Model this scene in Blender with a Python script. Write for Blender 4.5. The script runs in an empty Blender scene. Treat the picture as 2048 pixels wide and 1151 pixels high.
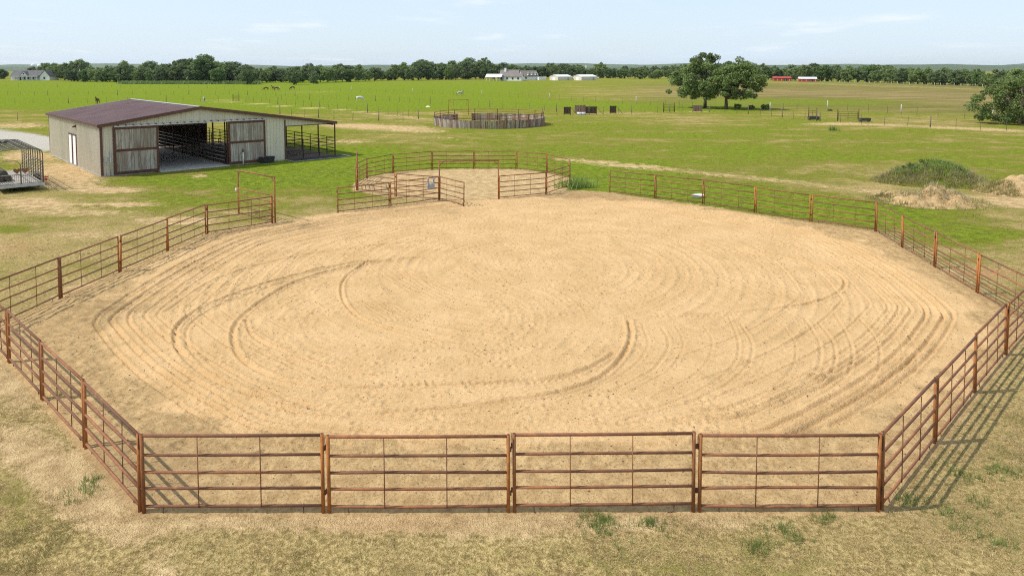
import bpy, bmesh, math, random
import numpy as np
from mathutils import Vector, Matrix
random.seed(7); RNG = np.random.default_rng(7)
R = math.radians
sc = bpy.context.scene
COL = sc.collection
# ------------------------------------------------------------------ camera
CAMH = 8.76; PITCH = R(3.5); FPX = 1420.0; HZ = 137.0
PPY = HZ + FPX * math.tan(PITCH)
cd = bpy.data.cameras.new('camera'); cam = bpy.data.objects.new('camera', cd); COL.objects.link(cam)
cam.location = (0, 0, CAMH); cam.rotation_euler = (R(90) - PITCH, 0, 0)
cd.sensor_fit = 'HORIZONTAL'; cd.sensor_width = 36.0; cd.lens = 36.0 * FPX / 2048.0
cd.shift_y = -(575.5 - PPY) / 2048.0
cd.clip_start = 0.1; cd.clip_end = 40000
sc.camera = cam
# ------------------------------------------------------------------ world, sun, exposure
SUN_TO = Vector((-1.0, -0.13, 1.25)).normalized()
w = bpy.data.worlds.new('World'); sc.world = w; w.use_nodes = True
nt = w.node_tree; nt.nodes.clear()
def wn(t, **k):
    n = nt.nodes.new(t)
    for a, b in k.items(): setattr(n, a, b)
    return n
sky = wn('ShaderNodeTexSky', sky_type='NISHITA', sun_disc=False)
sky.sun_elevation = math.asin(SUN_TO.z); sky.sun_rotation = math.atan2(SUN_TO.x, SUN_TO.y)
sky.air_density = 1.0; sky.dust_density = 1.2; sky.ozone_density = 2.0; sky.altitude = 250
tc = wn('ShaderNodeTexCoord'); sep = wn('ShaderNodeSeparateXYZ'); nt.links.new(tc.outputs['Generated'], sep.inputs[0])
def wm(op, a, b=None, c=None):
    n = wn('ShaderNodeMath', operation=op)
    for i, v in enumerate((a, b, c)):
        if v is None: continue
        if isinstance(v, (int, float)): n.inputs[i].default_value = v
        else: nt.links.new(v, n.inputs[i])
    return n.outputs[0]
den = wm('ADD', wm('MAXIMUM', sep.outputs['Z'], 0.0), 0.07)
comb = wn('ShaderNodeCombineXYZ')
nt.links.new(wm('DIVIDE', sep.outputs['X'], den), comb.inputs[0]); nt.links.new(wm('DIVIDE', sep.outputs['Y'], den), comb.inputs[1])
def wnoise(scale, detail, rough, loc=(0, 0, 0), sca=(1, 1, 1)):
    mp = wn('ShaderNodeMapping'); mp.inputs['Location'].default_value = loc; mp.inputs['Scale'].default_value = sca
    nt.links.new(comb.outputs[0], mp.inputs[0])
    n = wn('ShaderNodeTexNoise'); n.inputs['Scale'].default_value = scale; n.inputs['Detail'].default_value = detail; n.inputs['Roughness'].default_value = rough
    nt.links.new(mp.outputs[0], n.inputs['Vector']); return n.outputs['Fac']
def wramp(f, a, b):
    n = wn('ShaderNodeMapRange', interpolation_type='SMOOTHSTEP'); n.inputs[1].default_value = a; n.inputs[2].default_value = b
    nt.links.new(f, n.inputs[0]); return n.outputs[0]
puffs = wm('MULTIPLY', wramp(wnoise(.9, 6, .6, (3.1, 1.7, 0), (.9, .6, 1)), .52, .74), wramp(wnoise(.5, 2, .5, (8, 2, 0)), .42, .6))
veil = wm('ADD', wm('MULTIPLY', wramp(wnoise(.32, 5, .6, (1, 5, 0), (1, .45, 1)), .3, .75), .22), .68)
cl = veil
mix = wn('ShaderNodeMix', data_type='RGBA')
nt.links.new(cl, mix.inputs[0]); nt.links.new(sky.outputs[0], mix.inputs[6]); mix.inputs[7].default_value = (4.15, 4.95, 5.75, 1)
mx2 = wn('ShaderNodeMix', data_type='RGBA'); nt.links.new(wm('MULTIPLY', puffs, .75), mx2.inputs[0]); nt.links.new(mix.outputs[2], mx2.inputs[6]); mx2.inputs[7].default_value = (5.4, 5.7, 6.0, 1)
bg = wn('ShaderNodeBackground'); bg.inputs[1].default_value = 0.145
nt.links.new(mx2.outputs[2], bg.inputs[0]); wo = wn('ShaderNodeOutputWorld'); nt.links.new(bg.outputs[0], wo.inputs[0])
sd = bpy.data.lights.new('sun', 'SUN'); sun = bpy.data.objects.new('sun', sd); COL.objects.link(sun)
sd.energy = 3.7; sd.angle = R(0.53); sd.color = (1.0, .955, .88)
sun.rotation_euler = SUN_TO.to_track_quat('Z', 'Y').to_euler(); sun.location = (-40, -5, 60)
vs = sc.view_settings; vs.view_transform = 'Standard'; vs.look = 'None'; vs.exposure = 0.30; vs.gamma = 1.0; vs.use_curve_mapping = False
sc.cycles.max_bounces = 6; sc.cycles.transparent_max_bounces = 6; sc.cycles.use_denoising = False; sc.cycles.filter_width = 1.15; sc.cycles.sample_clamp_indirect = 4.0

# ------------------------------------------------------------------ helpers
def G(u, v, z=0.0):
    """ground point (at height z) that the photograph shows at pixel u, v of 2048x1151"""
    dx = (u - 1024) / FPX; dz = -(v - PPY) / FPX
    y = math.cos(PITCH) + dz * math.sin(PITCH); zz = -math.sin(PITCH) + dz * math.cos(PITCH)
    t = (z - CAMH) / zz
    return Vector((dx * t, y * t, z))
class MB:
    def __init__(s): s.v = []; s.f = []; s.sm = []
    def quad(s, *p):
        i = len(s.v); s.v += [tuple(q) for q in p]; s.f.append(tuple(range(i, i + len(p)))); s.sm.append(False)
    def box(s, a, b):
        x0, y0, z0 = a; x1, y1, z1 = b; i = len(s.v)
        s.v += [(x0, y0, z0), (x1, y0, z0), (x1, y1, z0), (x0, y1, z0), (x0, y0, z1), (x1, y0, z1), (x1, y1, z1), (x0, y1, z1)]
        for q in ((0, 3, 2, 1), (4, 5, 6, 7), (0, 1, 5, 4), (1, 2, 6, 5), (2, 3, 7, 6), (3, 0, 4, 7)):
            s.f.append(tuple(i + k for k in q)); s.sm.append(False)
        return s
    def extrude(s, pts, d):
        """closed polygon pts (3d) extruded by the vector d"""
        n = len(pts); i = len(s.v); d = Vector(d)
        s.v += [tuple(p) for p in pts] + [tuple(Vector(p) + d) for p in pts]
        s.f.append(tuple(i + k for k in range(n))[::-1]); s.f.append(tuple(i + n + k for k in range(n))); s.sm += [False, False]
        for k in range(n):
            s.f.append((i + k, i + (k + 1) % n, i + n + (k + 1) % n, i + n + k)); s.sm.append(False)
        return s
    def tube(s, pts, r, seg=8, r2=None, caps=True):
        pts = [Vector(p) for p in pts]; n = len(pts); i0 = len(s.v)
        for k, p in enumerate(pts):
            t = (pts[min(k + 1, n - 1)] - pts[max(k - 1, 0)]).normalized()
            ax = Vector((0, 0, 1)) if abs(t.z) < .9 else Vector((1, 0, 0))
            a = t.cross(ax).normalized(); b = t.cross(a)
            rr = r if r2 is None else r + (r2 - r) * k / (n - 1)
            for j in range(seg):
                an = 2 * math.pi * j / seg
                s.v.append(tuple(p + a * (rr * math.cos(an)) + b * (rr * math.sin(an))))
        for k in range(n - 1):
            for j in range(seg):
                s.f.append((i0 + k * seg + j, i0 + k * seg + (j + 1) % seg, i0 + (k + 1) * seg + (j + 1) % seg, i0 + (k + 1) * seg + j)); s.sm.append(True)
        if caps:
            s.f.append(tuple(i0 + j for j in range(seg))[::-1]); s.f.append(tuple(i0 + (n - 1) * seg + j for j in range(seg))); s.sm += [False, False]
        return s
    def mesh(s, name, mat):
        m = bpy.data.meshes.new(name); m.from_pydata(s.v, [], s.f); m.materials.append(mat)
        m.polygons.foreach_set('use_smooth', s.sm); m.update(); return m
    def build(s, name, mat, parent=None):
        return link(name, s.mesh(name, mat), parent)
def link(name, data, parent=None):
    o = bpy.data.objects.new(name, data); COL.objects.link(o)
    if parent: o.parent = parent
    return o
def tag(o, label=None, cat=None, group=None, kind=None):
    if label: o['label'] = label
    if cat: o['category'] = cat
    if group: o['group'] = group
    if kind: o['kind'] = kind
    return o
def thing(name, label, cat, loc=(0, 0, 0), rz=0.0, group=None):
    o = link(name, None); o.location = loc; o.rotation_euler = (0, 0, rz); o.empty_display_size = .2
    return tag(o, label, cat, group)
def copy_tree(o, parent=None):
    c = o.copy(); COL.objects.link(c); c.parent = parent
    for ch in o.children: copy_tree(ch, c)
    return c
def npmesh(name, V, F, mat, smooth=False, attrs=None):
    V = np.asarray(V, np.float32); F = np.asarray(F, np.int32); k = F.shape[1]
    m = bpy.data.meshes.new(name); m.vertices.add(len(V)); m.vertices.foreach_set('co', V.ravel())
    m.loops.add(F.size); m.loops.foreach_set('vertex_index', F.ravel())
    m.polygons.add(len(F)); m.polygons.foreach_set('loop_start', np.arange(0, F.size, k, dtype=np.int32))
    if smooth: m.polygons.foreach_set('use_smooth', np.ones(len(F), bool))
    for an, av in (attrs or {}).items():
        at = m.attributes.new(an, 'FLOAT', 'POINT'); at.data.foreach_set('value', np.asarray(av, np.float32))
    m.materials.append(mat); m.update(calc_edges=True); m.validate(); return m

# ------------------------------------------------------------------ materials
def L(r, g, b):   # sRGB 0-255 -> linear
    return tuple(((c / 255 / 12.92) if c <= 10 else ((c / 255 + .055) / 1.055) ** 2.4) for c in (r, g, b)) + (1,)
class Mat:
    def __init__(s, name, rough=.8, metal=0.0, spec=.3):
        s.m = bpy.data.materials.new(name); s.m.use_nodes = True; s.t = s.m.node_tree
        s.b = s.t.nodes['Principled BSDF']; s.b.inputs['Roughness'].default_value = rough; s.b.inputs['Metallic'].default_value = metal
        s.b.inputs['Specular IOR Level'].default_value = spec
        s.tc = s.t.nodes.new('ShaderNodeTexCoord'); s.geo = s.t.nodes.new('ShaderNodeNewGeometry')
    def n(s, t, **k):
        q = s.t.nodes.new(t)
        for a, b in k.items(): setattr(q, a, b)
        return q
    def l(s, a, b): s.t.links.new(a, b)
    def noise(s, scale, detail=3, rough=.55, co='Object', sca=(1, 1, 1), dist=0.0, out='Fac'):
        mp = s.n('ShaderNodeMapping'); mp.inputs['Scale'].default_value = sca
        s.l(s.geo.outputs['Position'] if co == 'World' else s.tc.outputs[co], mp.inputs[0])
        q = s.n('ShaderNodeTexNoise'); q.inputs['Scale'].default_value = scale; q.inputs['Detail'].default_value = detail
        q.inputs['Roughness'].default_value = rough; q.inputs['Distortion'].default_value = dist
        s.l(mp.outputs[0], q.inputs['Vector']); return q.outputs[out]
    def rng(s, f, a, b, c=0.0, d=1.0, smooth=True):
        q = s.n('ShaderNodeMapRange'); 
        if smooth: q.interpolation_type = 'SMOOTHSTEP'
        for i, x in enumerate((a, b, c, d)): q.inputs[i + 1].default_value = x
        s.l(f, q.inputs[0]); return q.outputs[0]
    def math(s, op, a, b=None):
        q = s.n('ShaderNodeMath', operation=op)
        for i, x in enumerate((a, b)):
            if x is None: continue
            if isinstance(x, (int, float)): q.inputs[i].default_value = x
            else: s.l(x, q.inputs[i])
        return q.outputs[0]
    def mix(s, f, a, b, mode='MIX'):
        q = s.n('ShaderNodeMix', data_type='RGBA', blend_type=mode)
        for i, x in ((0, f), (6, a), (7, b)):
            if isinstance(x, (int, float)): q.inputs[i].default_value = x
            elif isinstance(x, tuple): q.inputs[i].default_value = x
            else: s.l(x, q.inputs[i])
        return q.outputs[2]
    def attr(s, name):
        q = s.n('ShaderNodeAttribute', attribute_name=name); return q.outputs['Fac']
    def objrand(s):
        return s.n('ShaderNodeObjectInfo').outputs['Random']
    def col(s, c):
        if isinstance(c, tuple): s.b.inputs['Base Color'].default_value = c
        else: s.l(c, s.b.inputs['Base Color'])
        return s
    def bump(s, f, strength=.5, dist=.02):
        q = s.n('ShaderNodeBump'); q.inputs['Strength'].default_value = strength; q.inputs['Distance'].default_value = dist
        s.l(f, q.inputs['Height']); s.l(q.outputs[0], s.b.inputs['Normal']); return s
M = {}
def simple(name, c, rough=.7, metal=0., var=.12, scale=3., spec=.3):
    k = Mat(name, rough, metal, spec)
    d = tuple(x * (1 - var) for x in c[:3]) + (1,); e = tuple(min(1, x * (1 + var)) for x in c[:3]) + (1,)
    k.col(k.mix(k.rng(k.noise(scale, 4), .3, .7), d, e)); M[name] = k.m; return k
# rusty pipe
def rust(name, a, b, c):
    k = Mat(name, .72, 0.0, .25)
    n1 = k.noise(9, 5, .6, 'World'); n2 = k.noise(2.2, 3, .5, 'World', (1, 1, .5)); n3 = k.noise(60, 2, .5, 'World')
    q = k.mix(k.rng(n1, .35, .65), a, b); q = k.mix(k.math('MULTIPLY', k.rng(n2, .45, .7), .7), q, c)
    q = k.mix(k.math('MULTIPLY', k.rng(n3, .62, .72), .35), q, (.42, .28, .17, 1))
    q = k.mix(k.rng(k.objrand(), 0, 1, 0, .55), q, (.11, .052, .034, 1)); q = k.mix(k.rng(k.noise(4, 4, .6, 'World', (1, 1, 1)), .58, .72, 0, .6), q, (.38, .17, .075, 1))
    k.col(q); k.bump(n3, .25, .004); M[name] = k.m
rust('rust', (.225, .092, .045, 1), (.315, .130, .058, 1), (.15, .070, .044, 1))
rust('rust_post', (.34, .122, .032, 1), (.47, .178, .044, 1), (.20, .080, .036, 1))
rust('rust_dark', (.07, .030, .020, 1), (.11, .045, .028, 1), (.05, .026, .020, 1))
simple('pipe_dark', (.045, .033, .030, 1), .6); simple('pipe_pale', (.30, .28, .26, 1), .6)
simple('brown_trim', (.115, .055, .042, 1), .55, 0, .1); simple('door_frame', (.105, .042, .028, 1), .7, 0, .2)
simple('galv', (.48, .50, .52, 1), .4, .5); simple('white_door', (.80, .80, .82, 1), .45, 0, .03)
simple('white_paint', (.74, .74, .72, 1), .6, 0, .05); simple('white_roof', (.78, .78, .78, 1), .45, 0, .04)
simple('grey_roof', (.125, .118, .120, 1), .85, 0, .2, .6); simple('brown_roof', (.19, .165, .15, 1), .85, 0, .15, .6)
simple('red_barn', (.36, .050, .035, 1), .6, 0, .12, .5); simple('red_plastic', (.45, .03, .025, 1), .35, 0, .08)
simple('glass_dark', (.03, .035, .045, 1), .15, 0, .1); simple('rubber', (.025, .026, .029, 1), .75, 0, .3)
simple('trailer_green', (.165, .150, .115, 1), .6, 0, .3, 6); simple('cargo_green', (.10, .095, .065, 1), .8, 0, .4, 5)
simple('concrete', (.46, .44, .41, 1), .9, 0, .14, 1.2); simple('concrete_old', (.33, .30, .26, 1), .9, 0, .2, 1.0)
simple('stall_dirt', (.17, .115, .075, 1), .95, 0, .3, 1.5); simple('bark', (.085, .065, .05, 1), .95, 0, .3, 4)
simple('post_metal', (.07, .065, .055, 1), .7); simple('post_wood', (.16, .13, .10, 1), .9, 0, .25, 6); simple('post_pale', (.50, .48, .44, 1), .8)
simple('grey_plastic', (.33, .35, .38, 1), .5); simple('tank_white', (.62, .63, .66, 1), .5); simple('wood_pale', (.42, .33, .24, 1), .85, 0, .2, 5)
simple('horse_brown', (.11, .048, .024, 1), .6, 0, .2, 4); simple('horse_grey', (.32, .29, .27, 1), .6, 0, .35, 3); simple('horse_white', (.62, .58, .53, 1), .6, 0, .1, 4); simple('horse_dark', (.045, .028, .02, 1), .6)
simple('mane_dark', (.02, .015, .012, 1), .7); simple('clod', (.25, .165, .085, 1), .95, 0, .4, 8); simple('stone_pale', (.62, .58, .50, 1), .9)
# painted metal siding
k = Mat('siding', .5, 0, .35); n = k.noise(.6, 3, .5, 'Object', (1, 1, .35)); k.col(k.mix(k.rng(n, .3, .7), (.57, .52, .415, 1), (.635, .585, .475, 1))); M['siding'] = k.m
k = Mat('roof_metal', .5, 0, .35); n = k.noise(.5, 4, .6); k.col(k.mix(k.rng(n, .3, .7), (.150, .090, .088, 1), (.195, .122, .118, 1))); M['roof_metal'] = k.m
# weathered planks
def plank(name, a, b, c):
    k = Mat(name, .9, 0, .15); g = k.noise(14, 5, .65, 'Object', (1, 1, .07)); st = k.noise(3, 3, .5, 'Object', (1, 1, .25)); r_ = k.objrand()
    q = k.mix(k.rng(g, .32, .68), a, b); q = k.mix(k.math('MULTIPLY', k.rng(st, .52, .72), .75), q, c)
    q = k.mix(k.rng(r_, 0, 1, 0, .5), q, c); k.col(q); k.bump(g, .5, .01); M[name] = k.m
plank('plank_grey', (.25, .215, .18, 1), (.52, .48, .42, 1), (.15, .095, .062, 1))
plank('plank_red', (.20, .125, .095, 1), (.36, .27, .22, 1), (.13, .055, .035, 1))
plank('plank_dark', (.055, .035, .026, 1), (.10, .065, .048, 1), (.03, .02, .016, 1))
# foliage
def leaf(name, a, b, dry=None):
    k = Mat(name, .6, 0, .25); n1 = k.noise(.45, 3, .6); n2 = k.noise(3.5, 2, .5)
    q = k.mix(k.rng(n1, .35, .65), a, b); q = k.mix(k.rng(n2, .4, .75, 0, .5), q, tuple(x * 1.5 for x in b[:3]) + (1,))
    mv = k.rng(k.objrand(), 0, 1, .75, 1.35, False); cb = k.n('ShaderNodeCombineColor'); [k.l(mv, cb.inputs[i]) for i in range(3)]; q = k.mix(1.0, q, cb.outputs[0], 'MULTIPLY')
    k.col(q)
    tr = k.n('ShaderNodeBsdfTranslucent'); k.l(q, tr.inputs[0]); ms = k.n('ShaderNodeMixShader'); ms.inputs[0].default_value = .32
    k.l(k.b.outputs[0], ms.inputs[1]); k.l(tr.outputs[0], ms.inputs[2]); k.l(ms.outputs[0], k.t.nodes['Material Output'].inputs[0]); M[name] = k.m
leaf('leaf_oak', (.112, .158, .046, 1), (.172, .225, .074, 1)); leaf('leaf_dark', (.096, .140, .048, 1), (.146, .196, .072, 1))
leaf('leaf_mid', (.125, .180, .046, 1), (.182, .240, .072, 1)); leaf('leaf_light', (.075, .13, .03, 1), (.11, .17, .045, 1))
leaf('weed', (.18, .25, .06, 1), (.25, .32, .09, 1)); leaf('grass_green', (.22, .20, .07, 1), (.32, .28, .11, 1)); leaf('grass_dry', (.40, .295, .14, 1), (.56, .43, .23, 1))
leaf('weed_dry', (.25, .225, .11, 1), (.35, .30, .17, 1))

# ground: grass / dry grass / soil by attributes painted over the land, broken up by noise
def ground_mat(name, arena=False):
    k = Mat(name, .95, 0, 0.0)
    rough = k.attr('rough'); lush = k.attr('lush'); bare = k.attr('bare'); grav = k.attr('gravel'); red = k.attr('red')
    nA = k.noise(.35, 5, .62, 'World'); nB = k.noise(1.7, 5, .65, 'World'); nC = k.noise(9, 4, .65, 'World'); nD = k.noise(30, 3, .6, 'World'); nF = k.noise(.05, 3, .5, 'World', (1, 2.5, 1))
    br = k.math('ADD', k.math('MULTIPLY', k.math('SUBTRACT', nA, .5), .95), k.math('MULTIPLY', k.math('SUBTRACT', nB, .5), 1.15))
    br = k.math('ADD', br, k.math('MULTIPLY', k.math('SUBTRACT', nC, .5), .8)); br = k.math('ADD', br, k.math('MULTIPLY', k.math('SUBTRACT', nF, .5), .85))
    l2 = k.rng(k.math('ADD', lush, br), .15, .85)
    dry = k.mix(k.rng(nC, .35, .68), (.31, .225, .085, 1), (.52, .39, .175, 1))
    olive = k.mix(k.rng(nC, .35, .7), (.150, .163, .020, 1), (.245, .232, .042, 1))
    green = k.mix(k.rng(nB, .3, .7), (.135, .188, .016, 1), (.205, .255, .026, 1))
    g = k.mix(k.rng(l2, 0, .5), dry, olive); g = k.mix(k.rng(l2, .5, 1), g, green)
    g = k.mix(k.rng(nB, .5, .75, 0, .35), g, (.105, .105, .018, 1)); g = k.mix(k.rng(nD, .52, .68, 0, .4), g, (.085, .072, .032, 1))
    nE = k.noise(22, 3, .65, 'World', (1, 1, 1)); th = k.math('ADD', k.math('MULTIPLY', nA, .35), k.math('ADD', k.math('MULTIPLY', nB, .4), k.math('MULTIPLY', nC, .25)))
    g = k.mix(k.math('MULTIPLY', k.rng(th, .5, .6, 0, .65), k.rng(l2, .35, .75, 1, .15)), g, k.mix(nE, (.19, .135, .06, 1), (.34, .25, .125, 1)))
    mot = k.math('ADD', k.math('MULTIPLY', nB, .45), k.math('ADD', k.math('MULTIPLY', nC, .35), k.math('MULTIPLY', nE, .2)))
    mv = k.rng(mot, .36, .64, .58, 1.42, False); cb = k.n('ShaderNodeCombineColor'); [k.l(mv, cb.inputs[i]) for i in range(3)]
    g = k.mix(1.0, g, cb.outputs[0], 'MULTIPLY'); g = k.mix(k.math('MULTIPLY', rough, k.rng(nF, .25, .6, .45, .9)), g, k.mix(k.rng(nA, .4, .6), (.105, .098, .032, 1), (.20, .155, .075, 1)))
    soil = k.mix(k.rng(nB, .3, .7), (.45, .30, .145, 1), (.58, .42, .22, 1)); soil = k.mix(k.rng(nD, .52, .72, 0, .5), soil, (.24, .155, .085, 1))
    b2 = k.rng(k.math('ADD', bare, k.math('MULTIPLY', br, .85)), .3, .68)
    q = k.mix(b2, g, k.mix(.6, soil, k.mix(1.0, soil, cb.outputs[0], 'MULTIPLY'))); q = k.mix(k.math('MULTIPLY', red, k.rng(nB, .3, .6)), q, (.40, .185, .085, 1)); grav = k.rng(k.math('ADD', grav, k.math('MULTIPLY', br, .6)), .35, .6); q = k.mix(grav, q, k.mix(k.rng(nC, .3, .7), (.40, .36, .30, 1), (.54, .50, .43, 1)))
    k.col(q)
    h = k.math('ADD', k.math('MULTIPLY', nC, .6), k.math('MULTIPLY', nD, .4)); k.bump(h, 1.0, .14); M[name] = k.m
ground_mat('ground')
k = Mat('sand', .95, 0, 0.0)
edge = k.attr('edge'); nA = k.noise(.5, 4, .6, 'World'); nB = k.noise(3, 5, .65, 'World'); nC = k.noise(14, 4, .65, 'World'); nD = k.noise(45, 2, .6, 'World')
s_ = k.mix(k.rng(nA, .3, .7), (.52, .338, .162, 1), (.60, .40, .205, 1)); nG = k.noise(10, 4, .7, 'World', (1, 2.2, 1)); s_ = k.mix(k.rng(nG, .50, .66, 0, .6), s_, (.35, .21, .095, 1)); s_ = k.mix(k.rng(nC, .30, .46, .4, 0), s_, (.68, .50, .28, 1)); s_ = k.mix(k.rng(nD, .58, .70, 0, .5), s_, (.30, .185, .08, 1))
soil = k.mix(k.rng(nB, .3, .7), (.35, .225, .105, 1), (.50, .345, .17, 1)); soil = k.mix(k.rng(nC, .48, .66, 0, .7), soil, (.23, .145, .065, 1)); soil = k.mix(k.math('MULTIPLY', k.attr('dark'), .45), soil, (.16, .105, .06, 1))
e2 = k.rng(k.math('ADD', edge, k.math('MULTIPLY', k.math('SUBTRACT', k.math('ADD', nB, nA), 1.0), .9)), .25, .75)
k.col(k.mix(e2, s_, soil)); k.bump(k.math('ADD', k.math('MULTIPLY', nC, .7), k.math('MULTIPLY', nD, .4)), .9, .05); M['sand'] = k.m

# ------------------------------------------------------------------ arena outline (world metres, read off the posts)
FL = (-7.32, 13.50); FR = (7.30, 13.55); RF = (17.75, 23.75); RB = (19.54, 37.65); BR = (6.84, 49.6); LF = (-17.5, 23.0); LB = (-16.15, 37.07); ARCH = (-13.5, 39.74); BL0 = (-10.59, 42.52); PA = (-4.82, 46.76); PB = (-.90, 47.12)
OCT = np.array([FL, FR, RF, RB, BR, (4.6, 50.4), PB, PA, BL0, ARCH, LB, LF])
PEN = [PB, (2.39, 48.81), (4.3, 52.2), (4.6, 55.9), (2.94, 59.2), (.4, 61.4), (-3.3, 61.7), (-6.95, 61.2), (-10.0, 59.3), (-11.6, 56.3), (-11.72, 52.9), (-11.2, 50.7), (-8.0, 48.4), PA]
PENC = (-3.6, 54.3)
def sdpoly(x, y, P):
    d = np.full(x.shape, 1e9); inside = np.zeros(x.shape, bool); n = len(P)
    for i in range(n):
        ax, ay = P[i]; bx, by = P[(i + 1) % n]; ex, ey = bx - ax, by - ay
        t = np.clip(((x - ax) * ex + (y - ay) * ey) / (ex * ex + ey * ey), 0, 1)
        d = np.minimum(d, (x - ax - t * ex) ** 2 + (y - ay - t * ey) ** 2)
        c = ((ay > y) != (by > y)) & (x < (bx - ax) * (y - ay) / (by - ay + 1e-12) + ax); inside ^= c
    return np.where(inside, -1, 1) * np.sqrt(d)
def sstep(a, b, x):
    t = np.clip((x - a) / (b - a), 0, 1); return t * t * (3 - 2 * t)
def vnoise(x, y, seed=0):
    xi = np.floor(x).astype(np.int64); yi = np.floor(y).astype(np.int64); fx = x - xi; fy = y - yi
    fx = fx * fx * (3 - 2 * fx); fy = fy * fy * (3 - 2 * fy)
    def h(a, b):
        q = (a * 374761393 + b * 668265263 + seed * 144665) & 0xffffffff; q = ((q ^ (q >> 13)) * 1274126177) & 0xffffffff
        return ((q ^ (q >> 16)) & 0xffff) / 65535.0
    return (h(xi, yi) * (1 - fx) + h(xi + 1, yi) * fx) * (1 - fy) + (h(xi, yi + 1) * (1 - fx) + h(xi + 1, yi + 1) * fx) * fy
def fbm(x, y, o=4, seed=0):
    s = 0; a = .5
    for i in range(o): s = s + a * vnoise(x * 2 ** i, y * 2 ** i, seed + i); a *= .5
    return s

# ------------------------------------------------------------------ ground sheet
def axis(lo, hi, step, far, grow=1.13):
    a = list(np.arange(lo, hi + step * .5, step)); s = step
    while a[-1] < far: s *= grow; a.append(a[-1] + s)
    b = []; s = step; q = lo
    while q > -far: s *= grow; q -= s; b.append(q)
    return np.array(b[::-1] + a)
gx = axis(-46, 46, .45, 7800); gy = axis(6, 96, .45, 7800)
X, Y = np.meshgrid(gx, gy); x = X.ravel(); y = Y.ravel()
def pix(x, y, z=0.0):
    zc = z - CAMH; d = np.maximum(y * math.cos(PITCH) - zc * math.sin(PITCH), .5); up = y * math.sin(PITCH) + zc * math.cos(PITCH)
    return 1024 + FPX * x / d, PPY - FPX * up / d
def blob(u, v, cu, cv, ru, rv): return np.exp(-(((u - cu) / ru) ** 2 + ((v - cv) / rv) ** 2))
def stroke(u, v, pts, wu, wv):
    d = np.full(u.shape, 1e9)
    for (ax, ay), (bx, by) in zip(pts[:-1], pts[1:]):
        ax, bx = ax / wu, bx / wu; ay, by = ay / wv, by / wv; ex, ey = bx - ax, by - ay
        t = np.clip(((u / wu - ax) * ex + (v / wv - ay) * ey) / (ex * ex + ey * ey), 0, 1); d = np.minimum(d, (u / wu - ax - t * ex) ** 2 + (v / wv - ay - t * ey) ** 2)
    return np.exp(-d)
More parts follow.
